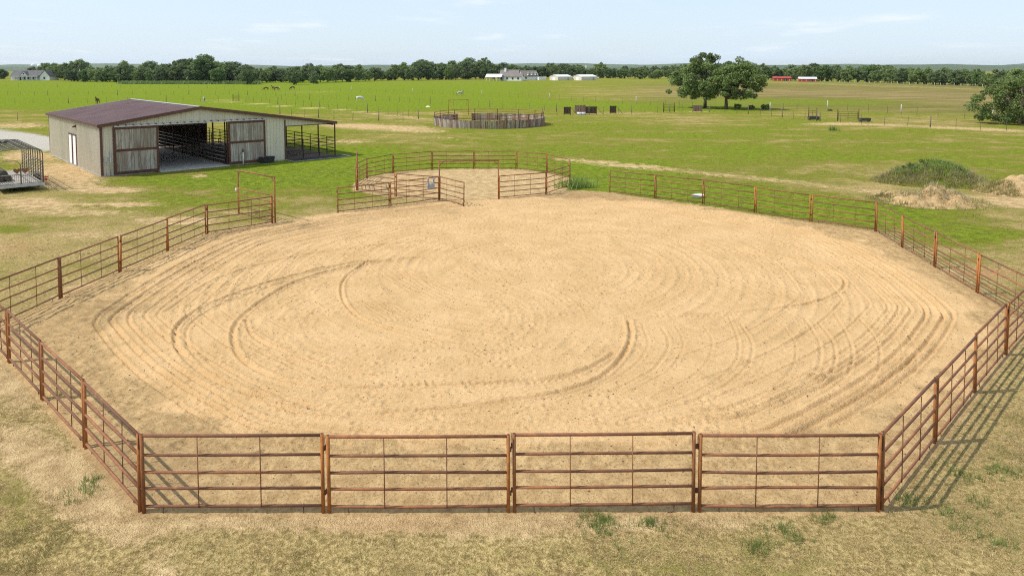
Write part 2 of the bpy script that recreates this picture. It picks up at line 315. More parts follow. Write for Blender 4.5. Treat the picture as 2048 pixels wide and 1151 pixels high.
def land(x, y):
    """grass vigour, bare soil, gravel and red soil over the land (places read off the photograph, fixed in the world)"""
    u, v = pix(x, y); front = y > 5
    u = np.where(front, u, 1024); v = np.where(front, v, 1400)
    wob = (fbm(x * .09, y * .05, 3, 5) - .45) * 60
    lush = np.interp(v, [130, 150, 165, 200, 235, 330, 380, 440, 600, 900, 1150], [.5, .52, .55, .48, .46, .54, .42, .34, .23, .17, .16])
    lf = sstep(1150, 900, u + wob) * sstep(160, 168, v) * sstep(226, 203, v + wob * .1); lush += .62 * lf
    lush += .5 * stroke(u, v, [(700, 196), (1000, 204), (1300, 214), (1420, 217)], 90, 7) + .35 * stroke(u, v, [(1480, 202), (1700, 205)], 120, 8)
    lush += .30 * blob(u, v, 600, 216, 260, 7) - .28 * stroke(u, v, [(1450, 184), (2000, 195)], 200, 11)
    for b in ((620, 338, 100, 22, .75), (400, 362, 160, 12, .6), (720, 318, 70, 20, .75), (560, 350, 120, 22, .4), (1000, 330, 240, 12, .45), (1230, 362, 120, 18, .75), (1420, 388, 150, 18, .6), (1620, 420, 160, 22, .6), (1800, 440, 120, 25, .4), (1950, 470, 110, 18, .4),
              (1950, 800, 110, 160, .22), (560, 335, 60, 18, .5), (1990, 365, 60, 14, .3), (1300, 262, 400, 12, .12), (1500, 300, 300, 12, .16), (30, 460, 60, 10, .25), (430, 400, 130, 18, .2), (700, 390, 40, 20, .3), (1330, 990, 400, 200, .06), (120, 880, 40, 60, .22), (40, 1000, 70, 90, .25), (320, 1080, 150, 60, .12)):
        lush += b[4] * blob(u, v, *b[:4])
    bare = np.zeros(x.shape)
    for b in ((130, 350, 100, 30, 1.0), (60, 405, 90, 13, .8), (230, 380, 80, 7, .75), (260, 408, 90, 6, .6), (150, 425, 150, 9, .55), (180, 470, 170, 12, .62), (350, 442, 120, 10, .7), (10, 495, 50, 18, .6), (190, 575, 60, 14, .7), (120, 520, 120, 10, .35), (480, 425, 60, 8, .45), (400, 352, 26, 5, .8),
              (770, 256, 100, 8, .62), (690, 250, 60, 5, .5), (850, 262, 60, 7, .4), (700, 283, 70, 7, .5), (850, 275, 120, 6, .4), (460, 202, 60, 2.5, .9), (1960, 545, 90, 14, .6), (1850, 392, 120, 12, .5), (2000, 402, 110, 10, .9), (1640, 250, 60, 3, .4), (880, 1080, 380, 45, .22), (580, 1096, 26, 12, .7), (30, 250, 90, 8, .6), (50, 310, 60, 14, .7)):
        bare += b[4] * blob(u, v, *b[:4])
    bare += .55 * stroke(u, v, [(1130, 318), (1400, 345), (1620, 368), (1800, 388), (2060, 412)], 40, 6)
    bare += 1.0 * stroke(u, v, [(20, 890), (90, 930), (170, 1000)], 60, 40) + .6 * stroke(u, v, [(170, 1000), (250, 1075), (330, 1150)], 50, 40) + .5 * stroke(u, v, [(-20, 760), (30, 800)], 40, 40) + .35 * stroke(u, v, [(300, 1045), (1000, 1045), (1500, 1035)], 40, 14) + .6 * stroke(u, v, [(1690, 247), (1850, 253), (2048, 263)], 60, 3) + .5 * stroke(u, v, [(1170, 230), (1400, 224)], 60, 2)
    bare += .4 * stroke(u, v, [(1530, 164), (2000, 180)], 80, 2) + .35 * stroke(u, v, [(560, 183), (720, 186)], 60, 1.5) + .6 * stroke(u, v, [(510, 208), (700, 222), (860, 240)], 30, 1.5)
    ds = sdpoly(x, y, OCT); near = np.exp(-(np.maximum(ds, 0) / .8) ** 2); bare += .42 * near * (ds > -1); lush -= .25 * near
    dp = sdpoly(x, y, np.array(PEN)); bare += 1.2 * sstep(.6, -.3, dp); lush -= .6 * sstep(.5, -.3, dp)
    ap = sdpoly(x, y, np.array([ARCH, BL0, PA, PB, (4, 49.5), (7, 49.5), (3, 44), (-8, 38)])); bare += .7 * sstep(.8, -.5, ap)
    gr = 1.1 * stroke(u, v, [(-60, 268), (40, 276), (100, 290)], 40, 13) * (u < 200)
    red = .8 * blob(u, v, 1970, 545, 60, 9) + .35 * blob(u, v, 30, 495, 50, 14) + .4 * blob(u, v, 800, 1040, 150, 12) + .7 * blob(u, v, 350, 975, 40, 14) + .6 * blob(u, v, 590, 1096, 14, 7)
    rough = .75 * sstep(1150, 1450, u + wob) * sstep(160, 172, v) * sstep(222, 206, v + wob * .08 - (u - 1500) * .03) * (1 - .8 * stroke(u, v, [(1480, 203), (1700, 206)], 120, 7))
    land.rough = np.clip(rough, 0, 1)
    return np.clip(lush, 0, 1.3), np.clip(bare, 0, 1.3), np.clip(gr, 0, 1), np.clip(red, 0, 1)
lush, bare, grav, redd = land(x, y); ROUGH = land.rough
ds = sdpoly(x, y, OCT)
z = -.16 * sstep(-.2, -1.2, ds)
nearm = (np.abs(x) < 60) & (y > 0) & (y < 110)
z = z + np.where(nearm, (fbm(x * .25, y * .25, 3, 9) - .45) * .10 * sstep(.3, 2.0, ds), 0)
far = np.hypot(x, y); z = z - np.where(far > 2500, (far - 2500) * .004, 0)
nx, ny = len(gx), len(gy)
ii = (np.arange(ny - 1)[:, None] * nx + np.arange(nx - 1)[None, :]).ravel()
F = np.stack([ii, ii + 1, ii + 1 + nx, ii + nx], 1)
g = link('ground', npmesh('ground', np.stack([x, y, z], 1), F, M['ground'], True, dict(lush=lush, bare=bare, gravel=grav, red=redd, rough=ROUGH))); g['kind'] = 'structure'

# ------------------------------------------------------------------ arena sand with wheel tracks as relief
st = .05
ax_ = np.arange(-18.6, 20.6, st); ay_ = np.arange(13.0, 52.0, st)
AX, AY = np.meshgrid(ax_, ay_); x = AX.ravel(); y = AY.ravel()
ds = sdpoly(x, y, OCT)
h = (fbm(x * 2.2, y * 2.2, 4, 31) - .47) * .06 + (fbm(x * .2, y * .2, 2, 3) - .4) * .05 + (vnoise(x * 9, y * 9, 6) - .5) * .016
cx_, cy_ = 1.0, 31.3; rr = np.hypot(x - cx_, (y - cy_) * .92); th = np.arctan2(y - cy_, x - cx_)
q_ = rr / .52 + 1.1 * fbm(x * .15, y * .15, 2, 91); rk = np.exp(-(((q_ % 1) - .5) / .16) ** 2); h += (rk - .25) * .024 * (.15 + 1.1 * sstep(.38, .62, fbm(x * .35, y * .35, 3, 92))); r2 = np.hypot(x + 3.5, (y - 24.5) * 1.05); h += np.exp(-((((r2 / .45) % 1) - .5) / .17) ** 2) * .018 * sstep(8.5, 7, r2) * sstep(.36, .6, fbm(x * .5, y * .5, 3, 95))
h += (vnoise(rr * 6.5, th * 2.6, 77) - .5) * .022 + (vnoise(rr * 3.1 + 40, th * 1.6, 78) - .5) * .016
def catmull(P, n=14):
    P = [Vector((p[0], p[1])) for p in P]; P = [2 * P[0] - P[1]] + P + [2 * P[-1] - P[-2]]; out = []
    for i in range(1, len(P) - 2):
        a, b, c, d = P[i - 1:i + 3]
        for k in range(n):
            t = k / n; out.append(.5 * (2 * b + (c - a) * t + (2 * a - 5 * b + 4 * c - d) * t * t + (3 * b - a - 3 * c + d) * t ** 3))
    return out + [P[-2]]
def track(P, width=.20, depth=.06, berm=.05, tread=0.0, world=False):
    """a wheel rut along pixel points: trough, berms at each side, tread bars across"""
    global h
    width *= .46; depth *= .85; berm *= .95
    C = catmull(P if world else [G(*p) for p in P]); s0 = 0
    for a, b in zip(C[:-1], C[1:]):
        e = b - a; ln = e.length
        if ln < 1e-4: continue
        lo = np.minimum(a, b); hi = (max(a.x, b.x), max(a.y, b.y))
        m = np.where((x > min(a.x, b.x) - .6) & (x < hi[0] + .6) & (y > min(a.y, b.y) - .6) & (y < hi[1] + .6))[0]
        px, py = x[m] - a.x, y[m] - a.y; t = (px * e.x + py * e.y) / (ln * ln); d = (py * e.x - px * e.y) / ln
        ok = (t >= 0) & (t < 1); m = m[ok]; d = d[ok]; s = s0 + t[ok] * ln
        dz = -depth * np.exp(-(d / width) ** 2) + berm * np.exp(-((np.abs(d) - width * 1.6) / (width * .5)) ** 2)
        if tread: dz += tread * np.sign(np.sin((s + np.abs(d) * .8) * 31)) * (np.abs(d) < width * 1.3)
        h[m] += dz * (.75 + .5 * vnoise(s, s * 0 + 3.0, 4)); s0 += ln
T1 = [(850, 515), (700, 528), (560, 560), (430, 605), (365, 642), (350, 678), (370, 716), (430, 760), (520, 797), (640, 820), (760, 826), (880, 820), (1000, 806), (1120, 785), (1200, 757), (1245, 715), (1262, 675), (1258, 640)]
track(T1, .17, .075, .06); track([(p[0] * .955 + 38, p[1] * .97 + 20) for p in T1[2:11]], .12, .05, .04)
track([(850, 517), (720, 530), (600, 562), (520, 605), (475, 645), (467, 682), (485, 720), (540, 752), (620, 772), (720, 778), (850, 772), (1000, 766), (1150, 748), (1230, 708)], .18, .07, .055, .0)
track([(740, 522), (692, 555), (684, 590), (705, 625), (745, 648), (810, 668), (880, 690)], .14, .06, .055); track([(492, 640), (505, 672), (560, 702), (650, 732), (760, 752)], .13, .05, .045)
track([(1380, 482), (1560, 515), (1660, 543), (1690, 566), (1670, 590), (1600, 612), (1480, 625), (1360, 630)], .15, .06, .05); track([(330, 625), (430, 560), (560, 520), (700, 497), (850, 482)], .13, .05, .04)
track([(640, 480), (800, 500), (950, 545), (1100, 585)], .10, .04, .04); track([(780, 520), (850, 560), (950, 600), (1050, 620)], .10, .04, .04)
for a in ([(945, 706), (1000, 702), (1060, 692)], [(760, 770), (900, 768), (1050, 765), (1160, 752)], [(745, 642), (800, 640), (850, 636)], [(560, 805), (640, 822), (720, 828)], [(1300, 632), (1400, 632), (1480, 628)]): track(a, .26, .02, .01, .016)
for i in range(7): track([(712 + i * 13, 602 + i * 1), (745 + i * 13, 622 + i), (775 + i * 12, 638)], .06, .03, .04)
for i in range(6): track([(735 + i * 18, 530 + i * 2), (770 + i * 18, 555 + i * 3), (830 + i * 20, 590 + i * 3)], .08, .03, .03)
jr = random.Random(3)
for i in range(17):
    if i in (3, 8, 13): continue
    e_ = i * .6 + jr.uniform(-.22, .22); v0 = 645 + jr.uniform(-12, 14); k_ = jr.uniform(.35, 1.0)
    track([(1290 + e_ * 52, v0 - e_ * 2), (1302 + e_ * 55, 690 + jr.uniform(-4, 4)), (1270 + e_ * 58, 738 + e_ * 2), (1170 + e_ * 60, 790 + e_ * 3), (1020 + e_ * 62, 835 + e_ * 2)][:jr.choice((4, 5, 5))], jr.uniform(.07, .12), .034 * k_, .034 * k_)
for i in range(8): track([(1120 + i * 50, 500 + i * 4), (1230 + i * 48, 545 + i * 5), (1330 + i * 45, 600 + i * 2)], .09, .025, .03)
OC = Vector((1.0, 31.3))
def ring(inset, a0, a1, n=40, wob=.0):
    pts = []
    for i in range(n + 1):
        a = R(a0 + (a1 - a0) * i / n); d = Vector((math.cos(a), math.sin(a))); lo, hi = 5.0, 26.0
        for _ in range(22):
            m = (lo + hi) / 2; q = OC + d * m
            if sdpoly(np.array([q.x]), np.array([q.y]), OCT)[0] < -inset: lo = m
            else: hi = m
        rad = lo * .55 + .45 * (16.6 - inset + .7) ; pts.append(OC + d * rad)
    return pts
for ins, a0, a1, wd, dp in ((1.7, 105, 255, .13, .06), (3.6, 100, 262, .11, .05), (4.9, 115, 245, .10, .04), (1.7, -65, 75, .13, .06), (3.35, -78, 80, .11, .05), (4.3, -70, 62, .10, .04), (2.2, 225, 318, .12, .045), (3.2, 228, 314, .11, .04), (2.4, 60, 125, .11, .045), (2.2, 100, 262, .15, .07), (2.65, 95, 268, .13, .06), (3.2, 110, 250, .12, .05), (2.0, -70, 80, .15, .075), (2.5, -80, 85, .14, .065), (3.0, -60, 70, .13, .05), (3.7, -75, 60, .11, .04), (4.4, 120, 240, .10, .035), (5.2, -70, 40, .10, .035), (2.9, 40, 140, .12, .045), (4.0, 50, 130, .11, .035), (5.5, 130, 235, .10, .03), (6.6, -75, 20, .10, .03), (6.4, 120, 225, .09, .03)):
    track(ring(ins, a0, a1), wd, dp, dp * .9, 0, True)
hg = np.random.default_rng(5); nh = 7000; hx = hg.uniform(-16, 18, nh); hy = hg.uniform(15, 48, nh); keep = fbm(hx * .25, hy * .25, 3, 70) > .42; H2 = h.reshape(len(ay_), len(ax_))
for px, py, pr in zip(hx[keep], hy[keep], hg.uniform(.05, .085, nh)):
    i_ = int((px - ax_[0]) / st); j_ = int((py - ay_[0]) / st)
    if 4 < i_ < len(ax_) - 5 and 4 < j_ < len(ay_) - 5:
        sx = ax_[i_ - 4:i_ + 5][None, :] - px; sy = ay_[j_ - 4:j_ + 5][:, None] - py; q2 = (sx * sx + sy * sy) / pr ** 2
        H2[j_ - 4:j_ + 5, i_ - 4:i_ + 5] += -.035 * np.exp(-q2) + .016 * np.exp(-(np.sqrt(q2) - 1.7) ** 2 * 4)
h = H2.ravel()
edge = sstep(-.9, .9, np.maximum(ds + .5, np.hypot((x - .9) * .98, y - 31.5) - 16.5) + 1.1 * sstep(17.2, 15.2, y) + (fbm(x * .9, y * .9, 3, 12) - .45) * 2.6); dark = np.zeros(x.shape)
for (u_, v_, r_) in ((300, 610, 2.2), (480, 470, 2.0), (620, 455, 2.2), (900, 425, 3.0), (1150, 400, 3.0), (250, 960, 2.0)):
    q = G(u_, v_); e_ = np.exp(-((x - q.x) ** 2 + (y - q.y) ** 2) / r_ ** 2); edge += .4 * e_; dark += e_ * (.7 if u_ < 1200 else .3)
h += edge * (fbm(x * 3, y * 3, 3, 55) - .4) * .08 + .05 * sstep(-3.2, -1.0, ds)
z = h * sstep(.3, -.6, ds) + .02 - .10 * sstep(-.1, .5, ds)
nx, ny = len(ax_), len(ay_)
ii = (np.arange(ny - 1)[:, None] * nx + np.arange(nx - 1)[None, :]).ravel(); F = np.stack([ii, ii + 1, ii + 1 + nx, ii + nx], 1)
F = F[(ds + (fbm(x * 1.5, y * 1.5, 3, 66) - .45) * .9)[F].min(1) < .32]
used = np.unique(F); rm = np.full(len(x), -1); rm[used] = np.arange(len(used))
a = link('arena_sand', npmesh('arena_sand', np.stack([x, y, z], 1)[used], rm[F], M['sand'], True, dict(edge=edge[used], dark=np.clip(dark, 0, 1)[used]))); a['kind'] = 'structure'
ARENA = (ax_, ay_, z.reshape(ny, nx))
def arena_z(px, py):
    i = min(max(int((px - ax_[0]) / st), 0), nx - 2); j = min(max(int((py - ay_[0]) / st), 0), ny - 2); return float(ARENA[2][j, i])
# ------------------------------------------------------------------ scattered blades and clods
def blades(pts, hmin, hmax, wid, n, lean=.6, spread=.05):
    P = np.repeat(np.asarray(pts, np.float32), n, 0); N = len(P); an = RNG.uniform(0, 2 * np.pi, N); ho = RNG.uniform(hmin, hmax, N); le = RNG.uniform(.1, lean, N) * ho; a2 = RNG.uniform(0, 2 * np.pi, N)
    P = P + np.stack([RNG.normal(0, spread, N), RNG.normal(0, spread, N), np.zeros(N)], 1)
    wv = np.stack([np.cos(a2), np.sin(a2), 0 * a2], 1) * wid; tip = P + np.stack([np.cos(an) * le, np.sin(an) * le, ho], 1)
    V = np.stack([P - wv, P + wv, tip], 1).reshape(-1, 3); return V, np.arange(3 * N).reshape(-1, 3)
def scatter(n, box, dens):
    x = RNG.uniform(box[0], box[1], n); y = RNG.uniform(box[2], box[3], n); keep = RNG.random(n) < dens(x, y); x = x[keep]; y = y[keep]; return np.stack([x, y, np.where(sdpoly(x, y, OCT) < -.3, .03, -.01)], 1)
def dgreen(x, y):
    l, b, g_, r_ = land(x, y); n = .5 * fbm(x * .7, y * .7, 2, 21) + .5 * fbm(x * 2.6, y * 2.6, 2, 22); ok = sdpoly(x, y, OCT) > .1; u, v = pix(x, y)
    return ok * (u > -60) * (u < 2110) * np.clip((l - .12 + (n - .42) * 5.0), 0, 1) * np.clip(1 - b * .9, 0.03, 1)
def ddry(x, y):
    l, b, g_, r_ = land(x, y); n = .4 * fbm(x * .6, y * .6, 2, 44) + .6 * fbm(x * 2.2, y * 2.2, 2, 45); sd_ = sdpoly(x, y, OCT); ok = np.clip(1 + (sd_ + .6) / 2.6, 0, 1) ** 2 * np.where(sd_ > -.6, 1, .2); u, v = pix(x, y)
    return ok * (u > -60) * (u < 2110) * np.clip(.6 + (n - .42) * 4.0 - l * .3, .04, 1) * np.clip(1 - b * .6, .1, 1)
for nm, mt, args, box, dn, lab, cat in (
    ('grass', 'grass_green', (.025, .075, .0055, 4), (-13.5, 13.5, 10.6, 20), (120000, dgreen), 'short olive green grass blades around the near arena fence', 'grass'),
    ('dry_grass', 'grass_dry', (.018, .06, .005, 4), (-13.5, 13.5, 10.6, 20), (120000, ddry), 'straw coloured dry grass lying around the near arena fence', 'dry grass'),
    ('pasture_grass', 'grass_green', (.05, .13, .010, 4), (-44, 46, 20, 62), (45000, dgreen), 'grass growing on the pasture around the pens', 'grass')):
    V, F = blades(scatter(dn[0], box, dn[1]), *args); o = link(nm, npmesh(nm, V, F, M[mt])); tag(o, lab, cat, kind='stuff')
V, F = blades(scatter(95000, (-13.5, 13.5, 10.6, 20), ddry), .008, .03, .0045, 2, 4.5, .06); V[:, 2] += .012; tag(link('straw_litter', npmesh('straw_litter', V, F, M['grass_dry'])), 'pale straw litter lying matted around the near fence', 'straw', kind='stuff')
P = []
for u, v, n_, s_ in ((1195, 1045, 55, .18), (1300, 1050, 30, .14), (1570, 1070, 36, .16), (1525, 1095, 24, .12), (1215, 1062, 20, .2), (1650, 1040, 16, .1), (110, 795, 26, .2), (165, 985, 24, .2), (190, 960, 18, .15), (1810, 1000, 26, .15), (1925, 950, 26, .2), (2010, 945, 40, .25), (1900, 1030, 26, .2), (1985, 1085, 26, .25), (1960, 1010, 18, .2)):
    q = G(u, v)
    for _ in range(n_): P.append((q.x + random.gauss(0, s_), q.y + random.gauss(0, s_), -.01))
V, F = blades(P, .08, .2, .006, 7, .7, .03); tag(link('grass_tuft', npmesh('grass_tuft', V, F, M['weed'])), 'bright green tufts sprouting along the front fence', 'grass', kind='stuff')
V = []; F = []
def clod(c, r):
    i = len(V); k = [(1, 0, 0), (0, 1, 0), (-1, 0, 0), (0, -1, 0), (0, 0, .8), (0, 0, -.5)]
    V.extend((c[0] + p[0] * r * random.uniform(.6, 1.3), c[1] + p[1] * r * random.uniform(.6, 1.3), c[2] + p[2] * r * random.uniform(.6, 1.2)) for p in k)
    for a_, b_ in ((0, 1), (1, 2), (2, 3), (3, 0)): F.append((i + a_, i + b_, i + 4)); F.append((i + b_, i + a_, i + 5))
n_ = 0
while n_ < 9000:
    px, py = random.uniform(-17, 19), random.uniform(14, 49)
    if sdpoly(np.array([px]), np.array([py]), OCT)[0] < -.3 and vnoise(np.array([px * .8]), np.array([py * .8]), 8)[0] > random.random() * .8:
        clod((px, py, arena_z(px, py) + .005), random.choice((.008, .01, .012, .015, .018, .025))); n_ += 1
tag(link('soil_clods', npmesh('soil_clods', V, F, M['clod'])), 'small dark clods scattered over the raked sand', 'clods', kind='stuff')

# ------------------------------------------------------------------ pipe panels
PL = 3.6; PH_ = 1.58
def make_panel(detail=True, zs=1.0):
    root = link('fence_panel', None)
    seg = 8 if detail else 6
    for xx in (.036, PL - .036):
        p = MB().tube([(xx, 0, -.08), (xx, 0, PH_ + .03)], .037, 10).build('post', M['rust_post'], root)
        MB().tube([(xx, 0, PH_ + .0305), (xx, 0, PH_ + .0335)], .028, 8).build('post_opening', M['rust_dark'], p)  # dark disc on the capped post paints the shade of a hollow pipe end
    MB().tube([(.07, 0, PH_), (PL * .5, 0, PH_ - .006), (PL - .07, 0, PH_)], .033, seg).build('top_rail', M['rust'], root)
    for zz in (1.19, .84, .51, .15):
        sag = random.uniform(-.03, .014)
        MB().tube([(.07, 0, zz), (PL * .33, 0, zz + sag), (PL * .66, 0, zz + sag * .7), (PL - .07, 0, zz)], .029, seg).build('rail', M['rust'], root)
    for t in (.315, .655):
        MB().tube([(PL * t, -.034, .13), (PL * t, -.036, PH_ - .02)], .011, 6).build('stay', M['rust'], root)
    for xx, s in ((.42, 1), (PL - .42, -1)):
        MB().tube([(xx, 0, .14), (xx, -.02, .02), (xx + .07 * s, -.03, -.02), (xx + .13 * s, -.03, .0)], .010, 5).build('foot', M['rust_dark'], root)
    for zz in (1.32, .42):
        MB().box((-.03, -.02, zz), (.0, .02, zz + .09)).build('hinge_lug', M['rust_dark'], root); MB().box((PL, -.018, zz - .05), (PL + .028, .018, zz + .04)).build('hinge_lug', M['rust_dark'], root)
    MB().tube([(-.016, -.01, 1.62), (-.02, -.014, 1.5), (-.016, -.012, 1.30)], .008, 5).build('chain_pin', M['rust_dark'], root)
    return root
PROTOS = [make_panel() for _ in range(4)]; fresh = list(PROTOS); turn = [0]
def panel(a, b, label, group, name='fence_panel', zsc=1.0, cat='fence panel', gap=.05):
    a = Vector(a).to_3d(); b = Vector(b).to_3d(); d = b - a; ln = d.length - gap
    turn[0] += 1; src = PROTOS[turn[0] % 4]
    if src in fresh: o = src; fresh.remove(src)
    else: o = copy_tree(src)
    o.name = name; o.location = a + d.normalized() * gap / 2 + Vector((0, 0, random.uniform(-.015, .015)))
    o.rotation_euler = (random.gauss(0, .014), random.gauss(0, .005), math.atan2(d.y, d.x)); o.scale = (ln / PL, 1, zsc)
    return tag(o, label, cat, group)
def run(a, b, n, labels, group, pts=None):
    P = pts or [Vector(a).lerp(Vector(b), i / n) for i in range(n + 1)]
    for i in range(len(P) - 1): panel(P[i], P[i + 1], labels[i], group)
ORD = ['first', 'second', 'third', 'fourth', 'fifth']
run(FL, FR, 4, ['rusty front run pipe panel, first from the corner by the bare soil strip', 'rusty pipe panel in the straight front run, second from the bare soil strip corner', 'rusty pipe panel in the straight front run behind the bright green tufts', 'rusty front run pipe panel ending at the corner with long fence shadows'], 'front arena panels')
run(FR, RF, 4, ['rusty arena panel casting shadow on the grass, %s from the straight front run' % ORD[i] for i in range(4)], 'right front arena panels', [FR, (9.90, 16.12), (12.52, 18.72), (15.12, 21.25), RF])
run(RF, RB, 4, ['rusty pipe arena panel beside the reddish bare soil, %s from the mound corner' % ORD[3 - i] for i in range(4)], 'right rear arena panels', [RF, (18.1, 27.15), (18.62, 30.8), (19.08, 34.25), RB])
run(RB, BR, 5, ['rusty arena panel before the lush green strip, %s from the dirt pile corner' % ORD[i] for i in range(5)], 'back arena panels', [RB, (17.05, 40.05), (14.80, 42.75), (12.35, 45.40), (9.70, 47.65), BR])
run(LF, LB, 4, ['rusty arena panel on the side facing the barn, %s from the corner at the gate' % ORD[3 - i] for i in range(4)], 'barn side arena panels', [LF, (-17.22, 26.61), (-16.88, 30.1), (-16.55, 33.65), LB])
panel(LB, ARCH, 'rusty pipe arena panel joining the barn side run to the tall gate frame', 'barn side arena panels')
run(FL, LF, 4, ['rusty pipe arena panel beside the bare soil strip, %s from the straight front run' % ORD[i] for i in range(4)], 'left front arena panels', [FL, (-9.86, 15.9), (-12.42, 18.28), (-14.97, 20.65), LF])
panel(BL0, (-7.73, 44.54), 'rusty pipe panel standing free at its end in the grass before the round pen', 'panels before the round pen')
panel((-7.73, 44.54), PA, 'rusty pipe panel carrying the grey feeder before the round pen', 'panels before the round pen')
PQ = PEN
penlab = {0: 'rusty round pen panel hinged on the tall gate frame, on the white pan side', 1: 'rusty round pen panel between the gate frame panel and the tall weeds', 2: 'rusty round pen panel rising beside the clump of tall weeds', 3: 'rusty round pen panel turning the corner behind the tall weeds',
          4: 'rusty round pen panel at the back, next to the weed side corner', 5: 'rusty round pen panel at the back seen through the gate frame, weed side', 6: 'rusty round pen panel at the back seen through the gate frame, barn side', 7: 'rusty round pen panel at the back, barn side of the gate frame', 8: 'rusty round pen panel at the back corner facing the barn',
          9: 'rusty round pen panel beside the small arched side gate', 11: 'rusty round pen panel between the side gate and the sand', 12: 'rusty round pen panel behind the grey feeder panel'}
for i in range(13):
    if i == 10: continue
    panel(PQ[i], PQ[i + 1], penlab[i], 'round pen panels')
panel(PA, (-3.02, 44.45), 'rusty open gate leaf swung out from the tall frame onto the sand', 'pipe gates', 'pipe_gate', cat='gate')
panel((-16.52, 42.45), (-13.6, 39.86), 'rusty closed gate leaf under the tall arched frame by the barn', 'pipe gates', 'pipe_gate', cat='gate')
panel(PQ[10], PQ[11], 'narrow rusty gate leaf under the small side arch of the round pen', 'pipe gates', 'pipe_gate', cat='gate', gap=.12)
def arch(a, b, label, hgt=2.62, group='arched gate frames'):
    a = Vector(a).to_3d(); b = Vector(b).to_3d(); d = (b - a); ln = d.length
    o = thing('gate_frame', label, 'gate frame', a, math.atan2(d.y, d.x), group)
    for xx in (0, ln): MB().tube([(xx, .09, -.1), (xx, .09, hgt)], .045, 10).build('post', M['rust_post'], o)
    MB().tube([(-.05, .09, hgt), (ln / 2, .09, hgt + .015), (ln + .05, .09, hgt)], .042, 10).build('beam', M['rust'], o)
    for xx, s in ((0, 1), (ln, -1)): MB().tube([(xx, .09, hgt - .32), (xx + s * .3, .09, hgt - .03)], .022, 6).build('brace', M['rust'], o)
    return o
arch(PA, PB, 'wide rusty arched gate frame in the mouth of the round pen')
o = arch((-16.62, 42.50), (-13.5, 39.78), 'rusty arched gate frame on the barn side of the arena')
MB().tube([(.0, -.03, 1.35), (.0, -.03, 1.52), (.0, -.02, 1.56)], .07, 8, .05).build('insulator_jar', M['white_paint'], o)
arch(PQ[10], PQ[11], 'narrow rusty arch of the round pen side gate')
# feeder hung on a panel
fa = G(862, 390); fd = (Vector(PA) - Vector((-7.73, 44.54))).to_3d().normalized()
o = thing('hanging_feeder', 'small grey metal feeder hung on the panel before the round pen', 'feeder', (PA[0] - fd.x * .95, PA[1] - fd.y * .95, 0), math.atan2(fd.y, fd.x))
for xx in (0, .42): MB().box((xx, -.10, .85), (xx + .10, -.045, 1.62)).build('upright', M['grey_plastic'], o)
MB().box((.10, -.24, .9), (.42, -.05, 1.18)).build('bin', M['grey_plastic'], o); MB().box((.10, -.25, 1.18), (.42, -.05, 1.24)).build('bin_rim', M['galv'], o)

# ------------------------------------------------------------------ barn
BF = math.atan2(.678, .735); C0 = Vector((-33.2, 57.06, 0))
barn = thing('metal_barn', 'tan metal barn with brown roof, sliding plank doors and an open side shed', 'barn', C0, BF)
BW, BLEN, SHED, PK, EAVE, PKZ = 15.62, 20.6, 20.9, 7.75, 4.22, 5.38
SL = (PKZ - EAVE) / PK
def rz(s): return PKZ - abs(s - PK) * SL - .05
def sheet(parent, s0, s1, zlo, zhi0, zhi1, ywall, axis='x', rib=.3, out=-1, mat='siding'):
    """one ribbed siding sheet between s0 and s1, with its top cut to the roof"""
    m = MB(); n = max(1, round((s1 - s0) / rib))
    def pt(s, d, z): return (s, ywall + out * d, z) if axis == 'x' else (ywall + out * d, s, z)
    def zt(s): t = (s - s0) / (s1 - s0); return zhi0 + (zhi1 - zhi0) * t
    cuts = [s0 + .006]
    for i in range(n): c = s0 + (i + .5) * (s1 - s0) / n; cuts += [c - .06, c - .03, c + .03, c + .06]
    cuts.append(s1 - .006); prof = [0.0]
    for i in range(n): prof += [0, .055, .055, 0]
    prof.append(0)
    for (a_, da), (b_, db) in zip(zip(cuts[:-1], prof[:-1]), zip(cuts[1:], prof[1:])):
        m.quad(pt(a_, da, zlo), pt(b_, db, zlo), pt(b_, db, zt(b_)), pt(a_, da, zt(a_)))
    return m.build('wall_sheet', M[mat], parent)
def fsheets(s0, s1, zlo, ywall=0.0, out=-1):
    n = max(1, round((s1 - s0) / .9))
    for i in range(n):
        a_ = s0 + (s1 - s0) * i / n; b_ = s0 + (s1 - s0) * (i + 1) / n
        if a_ < PK < b_: sheet(barn, a_, PK, zlo, rz(a_), rz(PK), ywall, 'x', .3, out); sheet(barn, PK, b_, zlo, rz(PK), rz(b_), ywall, 'x', .3, out)
        else: sheet(barn, a_, b_, zlo, rz(a_), rz(b_), ywall, 'x', .3, out)
fsheets(.12, 4.27, .08); fsheets(4.27, 10.9, 4.02); fsheets(10.9, BW, .08); fsheets(BW, SHED, 3.28)
fsheets(.12, 4.27, .08, BLEN, 1); fsheets(4.27, 10.3, 3.6, BLEN, 1); fsheets(10.3, BW, 2.25, BLEN, 1); fsheets(BW, SHED, 3.28, BLEN, 1)
n = 23
for i in range(n): sheet(barn, .05 + (BLEN - .1) * i / n, .05 + (BLEN - .1) * (i + 1) / n, .08, EAVE - .04, EAVE - .04, 0.0, 'y', .3, -1)
n = 20
for i in range(n): sheet(barn, BLEN * i / n, BLEN * (i + 1) / n, .08, rz(4.27), rz(4.27), 4.27, 'y', .3, 1)
for a_, b_ in (((-.06, -.06, .0), (.12, .10, EAVE - .03)), ((-.06, BLEN - .1, 0), (.12, BLEN + .06, EAVE - .03)), ((BW - .06, -.05, .05), (BW + .05, .1, rz(BW) - .3))):
    MB().box(a_, b_).build('corner_trim', M['brown_trim'], barn)
